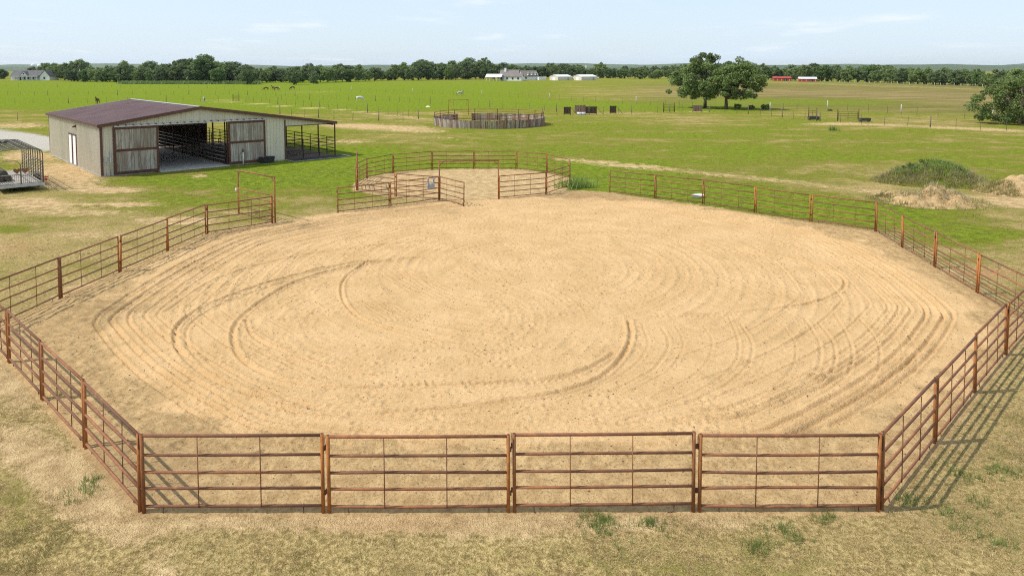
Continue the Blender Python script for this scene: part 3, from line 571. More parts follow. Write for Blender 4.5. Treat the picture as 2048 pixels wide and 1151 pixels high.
# roof sheets, ribs running down the slope
OV = .22
def roof_sheet(s0, s1, y0, y1):
    m = MB(); up = .035
    cuts = [y0 + .004]; prof = [0.]; n = 3
    for i in range(n): c = y0 + (i + .5) * (y1 - y0) / n; cuts += [c - .05, c - .02, c + .02, c + .05]; prof += [0, up, up, 0]
    cuts.append(y1 - .004); prof.append(0)
    za, zb = PKZ - abs(s0 - PK) * SL + .03, PKZ - abs(s1 - PK) * SL + .03
    for (a_, da), (b_, db) in zip(zip(cuts[:-1], prof[:-1]), zip(cuts[1:], prof[1:])):
        m.quad((s0, a_, za + da), (s1, a_, zb + da), (s1, b_, zb + db), (s0, b_, za + db))
    m.quad((s0, y0, za - .03), (s0, y1, za - .03), (s1, y1, zb - .03), (s1, y0, zb - .03))
    m.build('roof_sheet', M['roof_metal'], barn)
n = 24
for i in range(n):
    y0 = -OV + (BLEN + 2 * OV) * i / n; y1 = -OV + (BLEN + 2 * OV) * (i + 1) / n
    roof_sheet(-OV, PK - .02, y0, y1); roof_sheet(PK + .02, SHED + .1, y0, y1)
MB().extrude([(PK - .14, -OV - .01, PKZ + .03 - .14 * SL + .04), (PK, -OV - .01, PKZ + .09), (PK + .14, -OV - .01, PKZ + .03 - .14 * SL + .04), (PK, -OV - .01, PKZ + .06)], (0, BLEN + 2 * OV + .02, 0)).build('ridge_cap', M['galv'], barn)
for yy, mt in ((-OV - .06, 'brown_trim'), (BLEN + OV + .005, 'galv')):
    for s0, s1 in ((-OV - .03, PK), (PK, SHED + .14)):
        za, zb = PKZ - abs(s0 - PK) * SL, PKZ - abs(s1 - PK) * SL
        MB().extrude([(s0, yy, za - .2), (s1, yy, zb - .2), (s1, yy, zb + .075), (s0, yy, za + .075)], (0, .055, 0)).build('rake_trim', M[mt], barn)
MB().box((-OV - .05, -OV, EAVE - .16), (-OV - .005, BLEN + OV, EAVE + .03)).build('eave_trim', M['brown_trim'], barn)
zz = PKZ - (SHED + .1 - PK) * SL
MB().box((SHED + .105, -OV, zz - .14), (SHED + .15, BLEN + OV, zz + .06)).build('eave_trim', M['brown_trim'], barn)
MB().box((BW + .06, -.02, 3.2), (SHED + .02, .06, 3.279)).build('shed_header', M['brown_trim'], barn)
for yy in (.0, 3.5, 7.2, 11., 15., BLEN):
    MB().box((SHED - .06, yy - .05, 0), (SHED + .04, yy + .05, 3.45)).build('shed_post', M['rust_dark'], barn)
    MB().box((BW - .07, yy + .02, 0), (BW + .03, yy + .14, rz(BW) - .05)).build('frame_post', M['rust_dark'], barn)
    MB().box((10.15, yy + .12, 0), (10.25, yy + .24, rz(10.2) - .05)).build('frame_post', M['rust_dark'], barn)
for yy in (.25, 7.2, 14, BLEN - .3):
    MB().extrude([(0.1, yy, EAVE - .32), (PK, yy, PKZ - .36), (SHED, yy, rz(SHED) - .3), (SHED, yy, rz(SHED) - .12), (PK, yy, PKZ - .14), (0.1, yy, EAVE - .1)], (0, .1, 0)).build('rafter', M['rust_dark'], barn)
# sliding doors
def sliding(s0, s1, z0, z1, label):
    d = link('sliding_door', None, barn); d.location = (0, -.16, 0); d['label'] = label; wd = .17
    for a_, b_ in ((s0, s0 + wd), (s1 - wd, s1)): MB().box((a_, -.05, z0), (b_, .05, z1)).build('stile', M['door_frame'], d)
    zm = (z0 + z1) / 2 + .02
    for a_, b_ in ((z0, z0 + .22), (zm - .1, zm + .1), (z1 - .2, z1)): MB().box((s0 + wd, -.045, a_), (s1 - wd, .045, b_)).build('crossbar', M['door_frame'], d)
    for za, zb in ((z0 + .2, zm - .09), (zm + .09, z1 - .19)):
        s = s0 + wd - .01
        while s < s1 - wd - .03:
            ww = min(random.uniform(.20, .36), s1 - wd + .01 - s); t = random.uniform(0, .012); ch = random.uniform(.0, .05)
            MB().extrude([(s + .009, -.02 - t, za), (s + ww - .009, -.02 - t, za), (s + ww - .004, -.02 - t, zb - ch * .3), (s + ww * .6, -.02 - t, zb), (s + .004, -.02 - t, zb - ch)], (0, .035, 0)).build('plank', M['plank_grey'], d); s += ww
    MB().box((s0 + .1, .012, z0 + .1), (s1 - .1, .03, z1 - .1)).build('backing', M['plank_dark'], d)
    MB().box((s1 - .35, -.10, z0 - .07), (s1 - .1, .02, z0 + .05)).build('door_guide', M['rust_dark'], d)
sliding(.87, 4.30, .1, 3.98, 'sliding plank door covering the wall left of the opening'); sliding(10.18, 13.62, .1, 3.98, 'sliding plank door behind the water hydrant')
MB().box((.95, -.24, 3.985), (13.7, -.07, 4.10)).build('door_track', M['galv'], barn)
for i in range(22): MB().box((1.2 + i * .575, -.245, 4.06), (1.32 + i * .575, -.01, 4.14)).build('track_bracket', M['rust_dark'], barn)
# entry doors on the long wall
for i, y0 in enumerate((8.6, 10.25)):
    d = MB().box((-.075, y0, .1), (-.035, y0 + 1.18, 2.72)).build('entry_door', M['white_door'], barn)
    MB().box((-.095, y0 - .14, .05), (-.034, y0, 2.85)).box((-.095, y0 + 1.18, .05), (-.034, y0 + 1.25, 2.85)).box((-.095, y0, 2.72), (-.034, y0 + 1.18, 2.85)).build('door_jamb', M['brown_trim'], d)
    MB().tube([(-.13, y0 + 1.05, 1.15), (-.075, y0 + 1.05, 1.15)], .035, 8).build('door_knob', M['galv'], d)
l_ = MB().extrude([(-.05, 8.3, 3.72), (-.35, 8.3, 3.6), (-.32, 8.3, 3.52), (-.05, 8.3, 3.55)], (0, .3, 0)).build('wall_light', M['rust_dark'], barn)
MB().box((-.3, 8.33, 3.51), (-.1, 8.57, 3.535)).build('lens', M['white_paint'], l_)
e = MB().box((.18, -.14, 1.2), (.42, -.04, 1.55)).build('meter_box', M['galv'], barn); MB().tube([(.3, -.09, 1.19), (.3, -.09, .0)], .02, 6).build('conduit', M['galv'], e)
e = MB().tube([(.62, -.13, 0.0), (.62, -.13, 2.1)], .035, 8).build('stand_pipe', M['galv'], barn); MB().box((.45, -.15, .95), (.85, -.11, 1.0)).build('pipe_bracket', M['galv'], e)
# floor, stalls
MB().box((4.3, -.5, .0), (10.15, BLEN + .4, .07)).build('aisle_slab', M['concrete'], barn)
MB().box((-.12, -.12, -.05), (BW, .0, .08)).build('footing', M['concrete_old'], barn); MB().box((-.12, 0, -.05), (0, BLEN + .1, .08)).build('footing', M['concrete_old'], barn)
MB().box((10.16, .02, .0), (SHED, BLEN, .045)).build('stall_floor', M['stall_dirt'], barn); MB().box((BW + .0, -1.75, .0), (SHED + .9, .0, .05)).build('apron', M['concrete_old'], barn)
m = MB(); s = 10.3
while s < 15.5:
    ww = random.uniform(.18, .28); MB().box((s, BLEN - .12, .05), (s + ww - .01, BLEN - .08, 2.3 + random.uniform(-.03, .03))).build('kick_board', M['plank_dark'], barn); s += ww
bm_ = barn.matrix_basis if False else None
def rails(name, label, pts, zs, rad, posts, cat='stall fence', grp='pipe fences under the barn roof', hgt=1.85, mats=('pipe_dark', 'pipe_dark')):
    o = thing(name, label, cat, C0, BF, grp)
    for a_, b_ in zip(pts[:-1], pts[1:]):
        for q in zs: MB().tube([(a_[0], a_[1], q), (b_[0], b_[1], q)], rad, 6).build('rail', M[mats[1]], o)
    for p in posts: MB().tube([(p[0], p[1], .0), (p[0], p[1], hgt)], .045, 8).build('post', M[mats[0]], o)
    return o
Z5 = (.42, .78, 1.14, 1.5, 1.83)
rails('stall_fence', 'dark pipe stall fence running along the concrete aisle inside the barn', [(10.05, .4), (10.05, BLEN - .2)], Z5, .032, [(10.05, .4 + i * 2.85) for i in range(8)], hgt=2.1, mats=('pipe_dark', 'pipe_pale'))  # rails take the pale colour to paint in the light on their tops
rails('stall_fence', 'dark pipe stall divider nearest the open sliding door', [(10.2, 6.9), (BW, 6.9)], Z5, .032, [(11.9, 6.9), (13.7, 6.9)])
rails('stall_fence', 'dark pipe stall divider in front of the boarded end wall', [(10.2, 13.8), (BW, 13.8)], Z5, .032, [(11.9, 13.8), (13.7, 13.8)])
rails('stall_fence', 'dark pipe fence between stalls and side shed', [(BW + .1, .35), (BW + .1, BLEN)], Z5, .032, [(BW + .1, .35 + i * 3.3) for i in range(7)])
rails('shed_fence', 'dark pipe fence closing the front of the side shed above the mats', [(BW + .2, .12), (SHED - .12, .12)], Z5, .03, [(BW + 1.9, .12), (BW + 3.6, .12)])
rails('shed_fence', 'dark pipe fence along the outer posts of the side shed', [(SHED, .2), (SHED, BLEN)], Z5, .03, [(SHED, 1.7), (SHED, 5.3), (SHED, 9)])
rails('shed_fence', 'dark pipe fence crossing the side shed at its second post', [(BW + .2, 7.3), (SHED - .1, 7.3)], Z5, .03, [(BW + 2.6, 7.3)])
for i in range(4):
    o = MB().box((BW + .1 + i * 1.42, -1.65 + .05 * (i % 2), .052), (BW + 1.48 + i * 1.42, -.15, .075 + .004 * i)).build('rubber_mat', M['rubber']); o.location = C0; o.rotation_euler = (0, 0, BF)
    tag(o, 'black rubber mat on the concrete apron before the side shed', 'rubber mat', 'rubber mats before the shed')
# hydrant with hose, rubber trough
o = thing('water_hydrant', 'white yard hydrant with a looped black hose before the right sliding door', 'hydrant', C0 + Matrix.Rotation(BF, 3, 'Z') @ Vector((11.25, -.75, 0)), BF)
MB().tube([(0, 0, 0), (0, 0, 1.25)], .05, 8).build('pipe', M['white_paint'], o); MB().box((-.07, -.12, 1.22), (.07, .07, 1.38)).build('head', M['rust_dark'], o)
MB().tube([(0, .05, 1.36), (.02, .16, 1.5), (.05, .2, 1.46)], .018, 6).build('handle', M['rust_dark'], o)
MB().tube([(-.05, -.1, 1.25), (-.3, -.12, 1.1), (-.42, -.1, .7), (-.38, -.1, .3), (-.2, -.15, .1), (.1, -.3, .03), (.5, -.35, .03)], .018, 6).build('hose', M['rubber'], o)
bt = C0 + Matrix.Rotation(BF, 3, 'Z') @ Vector((13.55, -.55, 0))
o = thing('rubber_trough', 'low black rubber trough on the grass beside the right sliding door', 'trough', bt, BF)
m = MB(); segs = 14; prof = [(.62, 0), (.72, .55), (.66, .55), (.56, .1)]
for k in range(segs):
    a0, a1 = 2 * math.pi * k / segs, 2 * math.pi * (k + 1) / segs
    for (r0, z0), (r1, z1) in zip(prof[:-1], prof[1:]): m.quad((r0 * math.cos(a0) * 1.1, r0 * .6 * math.sin(a0), z0), (r0 * math.cos(a1) * 1.1, r0 * .6 * math.sin(a1), z0), (r1 * math.cos(a1) * 1.1, r1 * .6 * math.sin(a1), z1), (r1 * math.cos(a0) * 1.1, r1 * .6 * math.sin(a0), z1))
m.build('tub', M['rubber'], o); MB().tube([(.6 * math.cos(t) * 1.1, .36 * math.sin(t), .35) for t in [k * math.pi / 6 for k in range(13)]], .02, 5).build('rim_band', M['rust_dark'], o)

# ------------------------------------------------------------------ stock trailer
T0 = Vector((-35.95, 49.25, 0)); TW, TLEN, FZ, TH = 2.7, 8.8, .52, 2.5
tr = thing('stock_trailer', 'pale green open hoop stock trailer with hearts on its rear gates', 'trailer', T0, BF)
MB().box((0, 0, FZ - .12), (TW, TLEN, FZ)).build('deck', M['concrete_old'], tr); MB().box((-.06, -.1, FZ - .18), (TW + .06, -.001, FZ + .02)).build('rear_sill', M['galv'], tr)
for xx in (.3, TW - .3): MB().box((xx - .06, 0, FZ - .3), (xx + .06, TLEN + .8, FZ - .121)).build('chassis_beam', M['rust_dark'], tr)
def hoop(y, r=.026, inset=0):
    pts = [(inset, y, FZ), (inset, y, FZ + TH - .4)]
    for k in range(1, 6): a_ = k * math.pi / 12; pts.append((inset + .45 - .45 * math.cos(a_), y, FZ + TH - .4 + .4 * math.sin(a_)))
    pts.append((TW / 2, y, FZ + TH + .03)); return pts + [(TW - p[0], p[1], p[2]) for p in pts[-2::-1]]
for i in range(10): MB().tube(hoop(.02 + i * TLEN / 9.05), .04, 6).build('hoop', M['trailer_green'], tr)
for xx in (0, TW):
    for zz in (.2, .42, .64, .86, 1.08, 1.3, 1.52): MB().tube([(xx, 0, FZ + zz), (xx, TLEN - .1, FZ + zz)], .03, 6).build('side_rail', M['trailer_green'], tr)
for t in (.14, .32, .5, .68, .86):
    q = hoop(0); xx = TW * t; zz = np.interp(xx, [p[0] for p in q[1:-1]], [p[2] for p in q[1:-1]])
    MB().tube([(xx, 0, zz), (xx, TLEN - .1, zz)], .03, 6).build('roof_rail', M['trailer_green'], tr)
def heart(cx, z):
    pts = []
    for k in range(20):
        t = 2 * math.pi * k / 20; pts.append((cx + .0135 * 16 * math.sin(t) ** 3, -.075, z + .0145 * (13 * math.cos(t) - 5 * math.cos(2 * t) - 2 * math.cos(3 * t) - math.cos(4 * t))))
    return pts
for s0, s1 in ((.05, TW / 2 - .02), (TW / 2 + .02, TW - .05)):
    gt = link('rear_gate', None, tr); gt.location = (0, -.03, 0)
    MB().tube([(s0, 0, FZ + .03), (s0, 0, FZ + 1.45), (s0 + .25, 0, FZ + 1.72), (s1 - .25, 0, FZ + 1.72), (s1, 0, FZ + 1.45), (s1, 0, FZ + .03)], .026, 6).build('gate_frame', M['trailer_green'], gt)
    MB().tube([(s0, 0, FZ + .72), (s1, 0, FZ + .72)], .03, 6).build('gate_rail', M['pipe_pale'], gt); MB().tube([(s0, 0, FZ + .06), (s1, 0, FZ + .06)], .026, 6).build('gate_rail', M['trailer_green'], gt)
    n = 11
    for i in range(1, n): MB().tube([(s0 + (s1 - s0) * i / n, 0, FZ + .06), (s0 + (s1 - s0) * i / n, 0, FZ + .72)], .011, 5).build('gate_bar', M['rust_dark'], gt)
    cx = TW / 2 + (-.24 if s0 < 1 else .24)
    MB().extrude(heart(cx, FZ + 1.0), (0, .02, 0)).build('heart_emblem', M['rust'], gt)
for yy in (3.2, 4.15):
    for xx in (-.16, TW + .16):
        wl = MB().tube([(xx - .1, yy, .36), (xx + .1, yy, .36)], .36, 16).build('wheel', M['rubber'], tr); MB().tube([(xx - .105, yy, .36), (xx + .105, yy, .36)], .19, 12).build('rim', M['galv'], wl)
for xx in (-.32, TW + .02): MB().box((xx, 2.65, .76), (xx + .3, 4.7, .82)).build('fender', M['trailer_green'], tr)
for xx in (-.2, TW + .05):
    MB().box((xx, -.08, FZ + .12), (xx + .15, .0, FZ + .3)).build('tail_light', M['red_plastic'], tr)
MB().box((TW + .03, -.04, FZ + .36), (TW + .3, .05, FZ + .42)).build('marker_light', M['red_plastic'], tr)
MB().tube([(TW / 2, TLEN, FZ - .1), (TW / 2, TLEN + 1.4, FZ - .1)], .06, 8).build('tongue', M['rust_dark'], tr)
o = thing('panel_bundle', 'stack of dull green rolls lying inside the stock trailer', 'roll bundle', T0, BF)
for i, (xx, zz) in enumerate(((.42, .2), (.9, .2), (.66, .56))):
    MB().tube([(xx, 2.2, FZ + zz + .02), (xx, 6.6, FZ + zz + .02)], .22, 10).build('roll', M['cargo_green'], o)
o = thing('drum_set', 'three round green drums resting on top of the stock trailer', 'drums', T0 + Vector((0, 0, FZ + TH)), BF)
for i in range(3): MB().tube([(.5 + i * .38, 5.8, .03), (.5 + i * .38, 6.3, .03)], .17, 10).build('drum', M['cargo_green'], o)

# ------------------------------------------------------------------ plank round pen (far)
PC = Vector((-3.55, 111.4, 0)); PR = 8.6
o = thing('plank_pen', 'round pen of weathered upright planks standing in the pasture', 'round pen', PC)
a_ = 0; 
while a_ < 2 * math.pi - .01:
    da = random.uniform(.030, .048)
    if not (R(112) < a_ < R(128)):
        r1 = PR + random.uniform(-.02, .02); hh = 1.22 + random.uniform(-.06, .05); p = [(r1 * math.cos(t), r1 * math.sin(t)) for t in (a_ + .002, a_ + da - .002)]; q = [((r1 + .16) * math.cos(t), (r1 + .16) * math.sin(t)) for t in (a_ + .002, a_ + da - .002)]
        d = Vector((math.cos(a_), math.sin(a_), 0)) * .04
        MB().extrude([(p[0][0], p[0][1], 0), (p[1][0], p[1][1], 0), (q[1][0], q[1][1], hh), (q[0][0], q[0][1], hh - .02)], d).build('plank', M['plank_grey' if random.random() < .55 else 'plank_red'], o)
    a_ += da
for i in range(14):
    t = 2 * math.pi * i / 14 + .1; c, s = math.cos(t) * (PR - .12), math.sin(t) * (PR - .12); MB().tube([(c, s, -.05), (c * 1.012, s * 1.012, 2.0)], .06, 8).build('post', M['rust_dark'], o)
for zz in (.35, 1.5, 1.92):
    MB().tube([(math.cos(2 * math.pi * k / 42 + .1) * (PR - .1), math.sin(2 * math.pi * k / 42 + .1) * (PR - .1), zz) for k in range(43)], .04, 6, caps=False).build('ring_rail', M['rust'], o)
q1 = G(897, 231); q2 = G(937, 231); arch(q1, q2, 'rusty arched frame at the far side of the plank round pen', 2.9)

# ------------------------------------------------------------------ pasture fences
PM = {}
for nm, r_, h_, mt in (('t', .028, 1.45, 'post_metal'), ('w', .075, 1.75, 'post_wood'), ('p', .08, 1.9, 'post_pale')):
    PM[nm] = MB().tube([(0, 0, -.1), (0, 0, h_)], r_, 6).mesh('post_' + nm, M[mt])
def wire_fence(pix_pts, label, spacing=4.4, every=5, big='w', jitter=.25, group='wire fences across the pasture', wires=True):
    P = [G(*p) for p in pix_pts]; o = thing('wire_fence', label, 'wire fence', P[0], 0, group); s = 0; k = 0; prev = None
    tot = sum((b - a).length for a, b in zip(P[:-1], P[1:])); pos = []
    while s <= tot:
        d = s
        for a, b in zip(P[:-1], P[1:]):
            ln = (b - a).length
            if d <= ln + 1e-6: q = a.lerp(b, d / ln); break
            d -= ln
        pos.append(q - P[0]); s += spacing * random.uniform(1 - jitter * .3, 1 + jitter * .3)
    for k, q in enumerate(pos):
        pp = link('post', PM[big if k % every == 0 else 't'], o); pp.location = q; pp.rotation_euler = (random.gauss(0, .03), random.gauss(0, .03), 0); pp.scale = (1, 1, random.uniform(.92, 1.08))
    if wires:
        for zz in (.45, .85, 1.25): MB().tube([(q.x, q.y, zz) for q in pos], .004, 3, caps=False).build('wire', M['post_metal'], o)
wire_fence([(-40, 207), (170, 207), (330, 204), (466, 203)], 'thin post fence crossing the bright field behind the chestnut horse')
wire_fence([(478, 203), (597, 212), (762, 228), (856, 241)], 'thin post fence slanting from the field gate to the plank pen')
wire_fence([(-40, 191), (150, 191), (300, 190), (462, 189), (600, 193)], 'thin post fence further out across the bright green field')
wire_fence([(466, 201), (591, 199), (781, 203), (940, 212), (1100, 222), (1135, 226)], 'thin post fence passing behind the white horse to the wooden windbreaks')
wire_fence([(560, 182), (714, 184), (940, 191), (1150, 202), (1340, 212), (1400, 217)], 'long fence with pale posts beyond the grey horse', 4.6, 7, 'p')
wire_fence([(1085, 233), (1130, 231), (1230, 229), (1345, 225), (1395, 223), (1460, 225), (1540, 232), (1640, 243)], 'fence linking the wooden windbreaks toward the two oaks', 3.2, 3)
wire_fence([(1640, 243), (1800, 252), (2060, 264)], 'fence along the bare strip by the right hand tree', 3.2, 5)
wire_fence([(1540, 222), (1620, 218), (1760, 224), (1850, 233), (2060, 246)], 'fence with yellow flowering weeds before the big dry field', 4.4, 4, 'p')
wire_fence([(-40, 241), (30, 241), (92, 240)], 'sparse post fence behind the gravel drive', 6.0, 2)
wire_fence([(560, 229), (613, 234), (690, 240), (738, 241), (856, 243)], 'sparse fence running behind the barn to the plank pen', 4.6, 3)
wire_fence([(-40, 174), (180, 174), (400, 177), (560, 181)], 'distant post fence before the far tree line', 6, 6, 'w', wires=False)
wire_fence([(1524, 163), (1700, 168), (1985, 177), (2060, 181)], 'distant pale fence before the right hand tree line', 4, 1, 'p', wires=False)
# pipe gate posts, braces in the line by the oaks
def gate_set(u0, u1, v, label, h_=1.5):
    a, b = G(u0, v), G(u1, v); d = b - a
    o = thing('pasture_gate', label, 'gate', a, math.atan2(d.y, d.x), 'pasture gates')
    for xx in (0, d.length): MB().tube([(xx, 0, -.1), (xx, 0, h_ + .5)], .07, 8).build('post', M['rust_dark'], o)
    for zz in (.3, .6, .9, 1.2, 1.5): MB().tube([(.1, 0, zz), (d.length - .1, 0, zz)], .03, 6).build('rail', M['rust_dark'], o)
    for t in (.05, .5, .95): MB().tube([(d.length * t, .03, .3), (d.length * t, .03, 1.5)], .025, 6).build('stay', M['rust_dark'], o)
gate_set(1327, 1349, 225, 'rusty pasture gate in the fence before the left oak'); gate_set(1617, 1633, 239, 'rusty pasture gate at the head of the bare strip'); gate_set(1675, 1717, 242, 'rusty pasture gate beside the dark trough on the bare strip'); gate_set(466, 478, 203, 'narrow field gate in the bright green pasture')
def windbreak(u0, u1, v, hgt, label, mat='plank_dark', brace=True):
    a, b = G(u0, v), G(u1, v); d = b - a; ln = d.length
    o = thing('windbreak', label, 'windbreak', a, math.atan2(d.y, d.x), 'wooden windbreak panels')
    for xx in (0, ln): MB().tube([(xx, .06, -.1), (xx, .06, hgt + .1)], .06, 8).build('post', M['rust_dark'], o)
    s = 0; 
    while s < ln - .02:
        ww = min(random.uniform(.2, .3), ln - s); MB().box((s + .005, -.03, .2), (s + ww - .005, .0, hgt + random.uniform(-.03, .03))).build('plank', M[mat], o); s += ww
    for zz in (.2, hgt - .08): MB().box((0, .001, zz), (ln, .05, zz + .09)).build('rail', M['rust_dark'], o)
    if brace: MB().tube([(ln + 1.3, .06, .0), (ln, .06, hgt)], .035, 6).build('brace', M['rust_dark'], o)
windbreak(1128, 1141, 230, 1.5, 'small dark wooden windbreak nearest the plank pen'); windbreak(1150, 1170, 227, 1.6, 'reddish wooden windbreak beside the pale tank', 'plank_red', False); windbreak(1171, 1193, 229, 1.5, 'wide dark wooden windbreak beside the pale tank'); windbreak(1220, 1232, 228, 1.55, 'small dark wooden windbreak standing alone with a slanted brace'); windbreak(1386, 1404, 224.5, 1.35, 'red brown wooden windbreak before the oaks', 'plank_red', False)
q = G(1166, 230); o = thing('stock_tank', 'pale oblong water tank beside the wooden windbreaks', 'water tank', q)
MB().tube([(-.6, 0, .02), (-.6, 0, .55)], .5, 14).tube([(.0, 0, .02), (.0, 0, .55)], .5, 14).build('tub', M['tank_white'], o); MB().box((-.9, -.2, .5), (.3, .2, .58)).build('water', M['glass_dark'], o)
for u_, v_, lab in ((1627, 240, 'dark low trough by the gate at the bare strip head'), (1729, 243.5, 'dark low trough at the end of the pasture gate')):
    q = G(u_, v_); o = thing('feed_trough', lab, 'trough', q, .1, 'dark feed troughs')
    MB().box((-.9, -.35, .15), (.9, -.3, .6)).box((-.9, .3, .15), (.9, .35, .6)).box((-.9, -.3, .15), (-.85, .3, .6)).box((.85, -.3, .15), (.9, .3, .6)).box((-.85, -.3, .15), (.85, .3, .2)).build('bin', M['post_metal'], o)
    for xx in (-.7, .7): MB().box((xx - .05, -.3, 0), (xx + .05, .3, .15)).build('leg', M['post_metal'], o)

def crown_mesh(name, mat, rx, ry, rz_, zc, clumps, leaves, size, cr, seed, flat=0.0, top_bias=.0):
    r = np.random.default_rng(seed); C = []
    while len(C) < clumps:
        d = r.normal(size=3); d /= np.linalg.norm(d); rad = r.uniform(.55, 1.0) ** .6
        lump = .72 + .5 * vnoise(np.array([d[0] * 2.2 + seed]), np.array([d[1] * 2.2 + d[2] * 1.7]), seed)[0]
        p = d * rad * lump * np.array([rx, ry, rz_])
        if p[2] < -rz_ * (.5 + flat): continue
        C.append(p)
    C = np.array(C); cs = r.uniform(.65, 1.25, clumps) * cr
    N = clumps * leaves; c = np.repeat(C, leaves, 0); s = np.repeat(cs, leaves)
    d = r.normal(size=(N, 3)); d /= np.linalg.norm(d, axis=1)[:, None]; P = c + d * (s * r.uniform(.45, 1.05, N))[:, None] * np.array([1, 1, .75]); P[:, 2] += zc
    nrm = d * .7 + r.normal(size=(N, 3)) * .6 + np.array([0, 0, .35]); nrm /= np.linalg.norm(nrm, axis=1)[:, None]
    t = np.cross(nrm, r.normal(size=(N, 3))); t /= np.linalg.norm(t, axis=1)[:, None]; b = np.cross(nrm, t); sz = (size * r.uniform(.6, 1.3, N))[:, None]
    V = np.stack([P - t * sz, P - b * sz * .6, P + t * sz, P + b * sz * .6], 1).reshape(-1, 3)
    return npmesh(name, V, np.arange(4 * N).reshape(-1, 4), M[mat]), C + np.array([0, 0, zc])
# ------------------------------------------------------------------ mounds, weeds, white pan
def mound(name, c, rx, ry, hgt, mat, label, seed, rough=.25, cat='mound'):
    n = 56; t = np.linspace(-1.25, 1.25, n); XX, YY = np.meshgrid(t, t); a = XX.ravel(); b = YY.ravel(); d = np.hypot(a, b)
    hh = hgt * np.exp(-(d * 1.35) ** 2.2) * (1 + rough * (fbm(a * 3 + seed, b * 3, 4, seed) - .45) * 2.4) - .06 - .12 * sstep(.9, 1.25, d)
    hh += hgt * .12 * rough * (fbm(a * 9, b * 9 + seed, 3, seed + 1) - .45) * 4 * np.exp(-(d * 1.2) ** 4)
    ii = (np.arange(n - 1)[:, None] * n + np.arange(n - 1)[None, :]).ravel(); F = np.stack([ii, ii + 1, ii + 1 + n, ii + n], 1)
    o = link(name, npmesh(name, np.stack([a * rx, b * ry, hh], 1), F, M[mat], True, dict(lush=np.full(n * n, .75 if 'grass' in name else .2), bare=np.full(n * n, .1 if 'grass' in name else 1.1), gravel=np.zeros(n * n), red=np.full(n * n, 0. if 'grass' in name else .12), rough=np.zeros(n * n)))); o.location = c
    tag(o, label, cat); return o, (a * rx, b * ry, hh)
def cover(o, arr, name, mat, n, size, lab, sel, h_=(.15, .4)):
    ax_, ay_, az_ = arr; idx = RNG.choice(np.where(sel(ax_, ay_, az_))[0], n); P = np.stack([ax_[idx] + RNG.normal(0, .12, n), ay_[idx] + RNG.normal(0, .12, n), az_[idx] - .03], 1)
    V, F = blades(P, h_[0], h_[1], size, 5, .9, .1); q = link(name, npmesh(name, V, F, M[mat]), o); q['kind'] = 'stuff'; q['label'] = lab
q = G(1898, 374); o, arr = mound('grassy_mound', (q.x, q.y + 2.2, 0), 3.9, 2.5, 1.5, 'ground', 'tall weed covered earth mound behind the dirt pile', 3, .5)
cover(o, arr, 'weeds', 'weed', 1100, .02, 'green weeds covering the mound', lambda a, b, c: (c > .7), (.12, .35)); cover(o, arr, 'dry_weeds', 'weed_dry', 600, .02, 'dry stalks on the mound flank', lambda a, b, c: (c > .15) & (c < 1.3), (.2, .45))
cover(o, arr, 'grass', 'grass_green', 1800, .02, 'grass at the foot of the mound', lambda a, b, c: (c > 0) & (c < 1.0), (.12, .35))
for i_ in range(9):
    t_ = -1.7 + i_ * .5 + random.uniform(-.15, .15); c_, _ = crown_mesh('shrub', 'leaf_mid' if i_ % 3 else 'leaf_light', .5, .45, .32, 0, 9, 45, .055, .2, 300 + i_, .4); sh = link('shrub', c_, o); sh.location = (t_, .2 - .1 * i_ * (i_ > 4) + random.uniform(-.2, .2), 1.38 * math.exp(-(abs(t_ + .1) / 3.9 * 1.35) ** 2.2) + .05)
q = G(1855, 416); o, arr = mound('dirt_pile', (q.x + 1.5, q.y + 1.6, 0), 3.0, 1.8, .92, 'ground', 'heap of bare tan soil and debris with weedy top', 11, .8, 'dirt pile')
cover(o, arr, 'weeds', 'weed_dry', 260, .02, 'dry weeds on the heap', lambda a, b, c: (c > .45), (.1, .35)); cover(o, arr, 'grass', 'grass_green', 500, .02, 'grass around the heap', lambda a, b, c: (c < .2), (.12, .4))
q = G(1790, 402); o, arr = mound('dirt_pile', (q.x + .6, q.y + 1, 0), 1.5, .9, .5, 'ground', 'low bare soil ridge beside the larger heap', 17, .5, 'dirt pile')
cover(o, arr, 'grass', 'grass_green', 500, .02, 'grass around the low ridge', lambda a, b, c: (c < .3), (.1, .3))
q = G(2062, 392); o, arr = mound('dirt_pile', (q.x + .4, q.y + 1.5, 0), 3.0, 2.0, 1.2, 'ground', 'bare soil heap half grown over at the end of the pale track', 23, .4, 'dirt pile')
cover(o, arr, 'grass', 'grass_green', 350, .02, 'weeds on the heap', lambda a, b, c: (a < -1.2) & (c > .02), (.15, .4))
q = G(1152, 375); P = [(q.x + random.gauss(0, .55), q.y + random.gauss(0, .35), 0) for _ in range(110)]; V, F = blades(P, .3, .95, .03, 5, .45, .06); tag(link('weed_clump', npmesh('weed_clump', V, F, M['weed'])), 'clump of tall green weeds at the foot of the round pen', 'weeds', kind='stuff')
q = G(1665, 261); P = [(q.x + random.gauss(0, .3), q.y + random.gauss(0, .4), 0) for _ in range(22)]; V, F = blades(P, .3, .9, .04, 5, .4, .1); tag(link('weed_clump', npmesh('weed_clump', V, F, M['weed'])), 'lone tuft of tall weeds in the open pasture', 'weeds', kind='stuff')
q = G(1395, 395); o = thing('feed_pan', 'white oval pan lying in the lush grass behind the arena panels', 'pan', q, .3)
m = MB(); prof = [(.0, .09), (.34, .10), (.46, .2), (.5, .19), (.38, .02)]
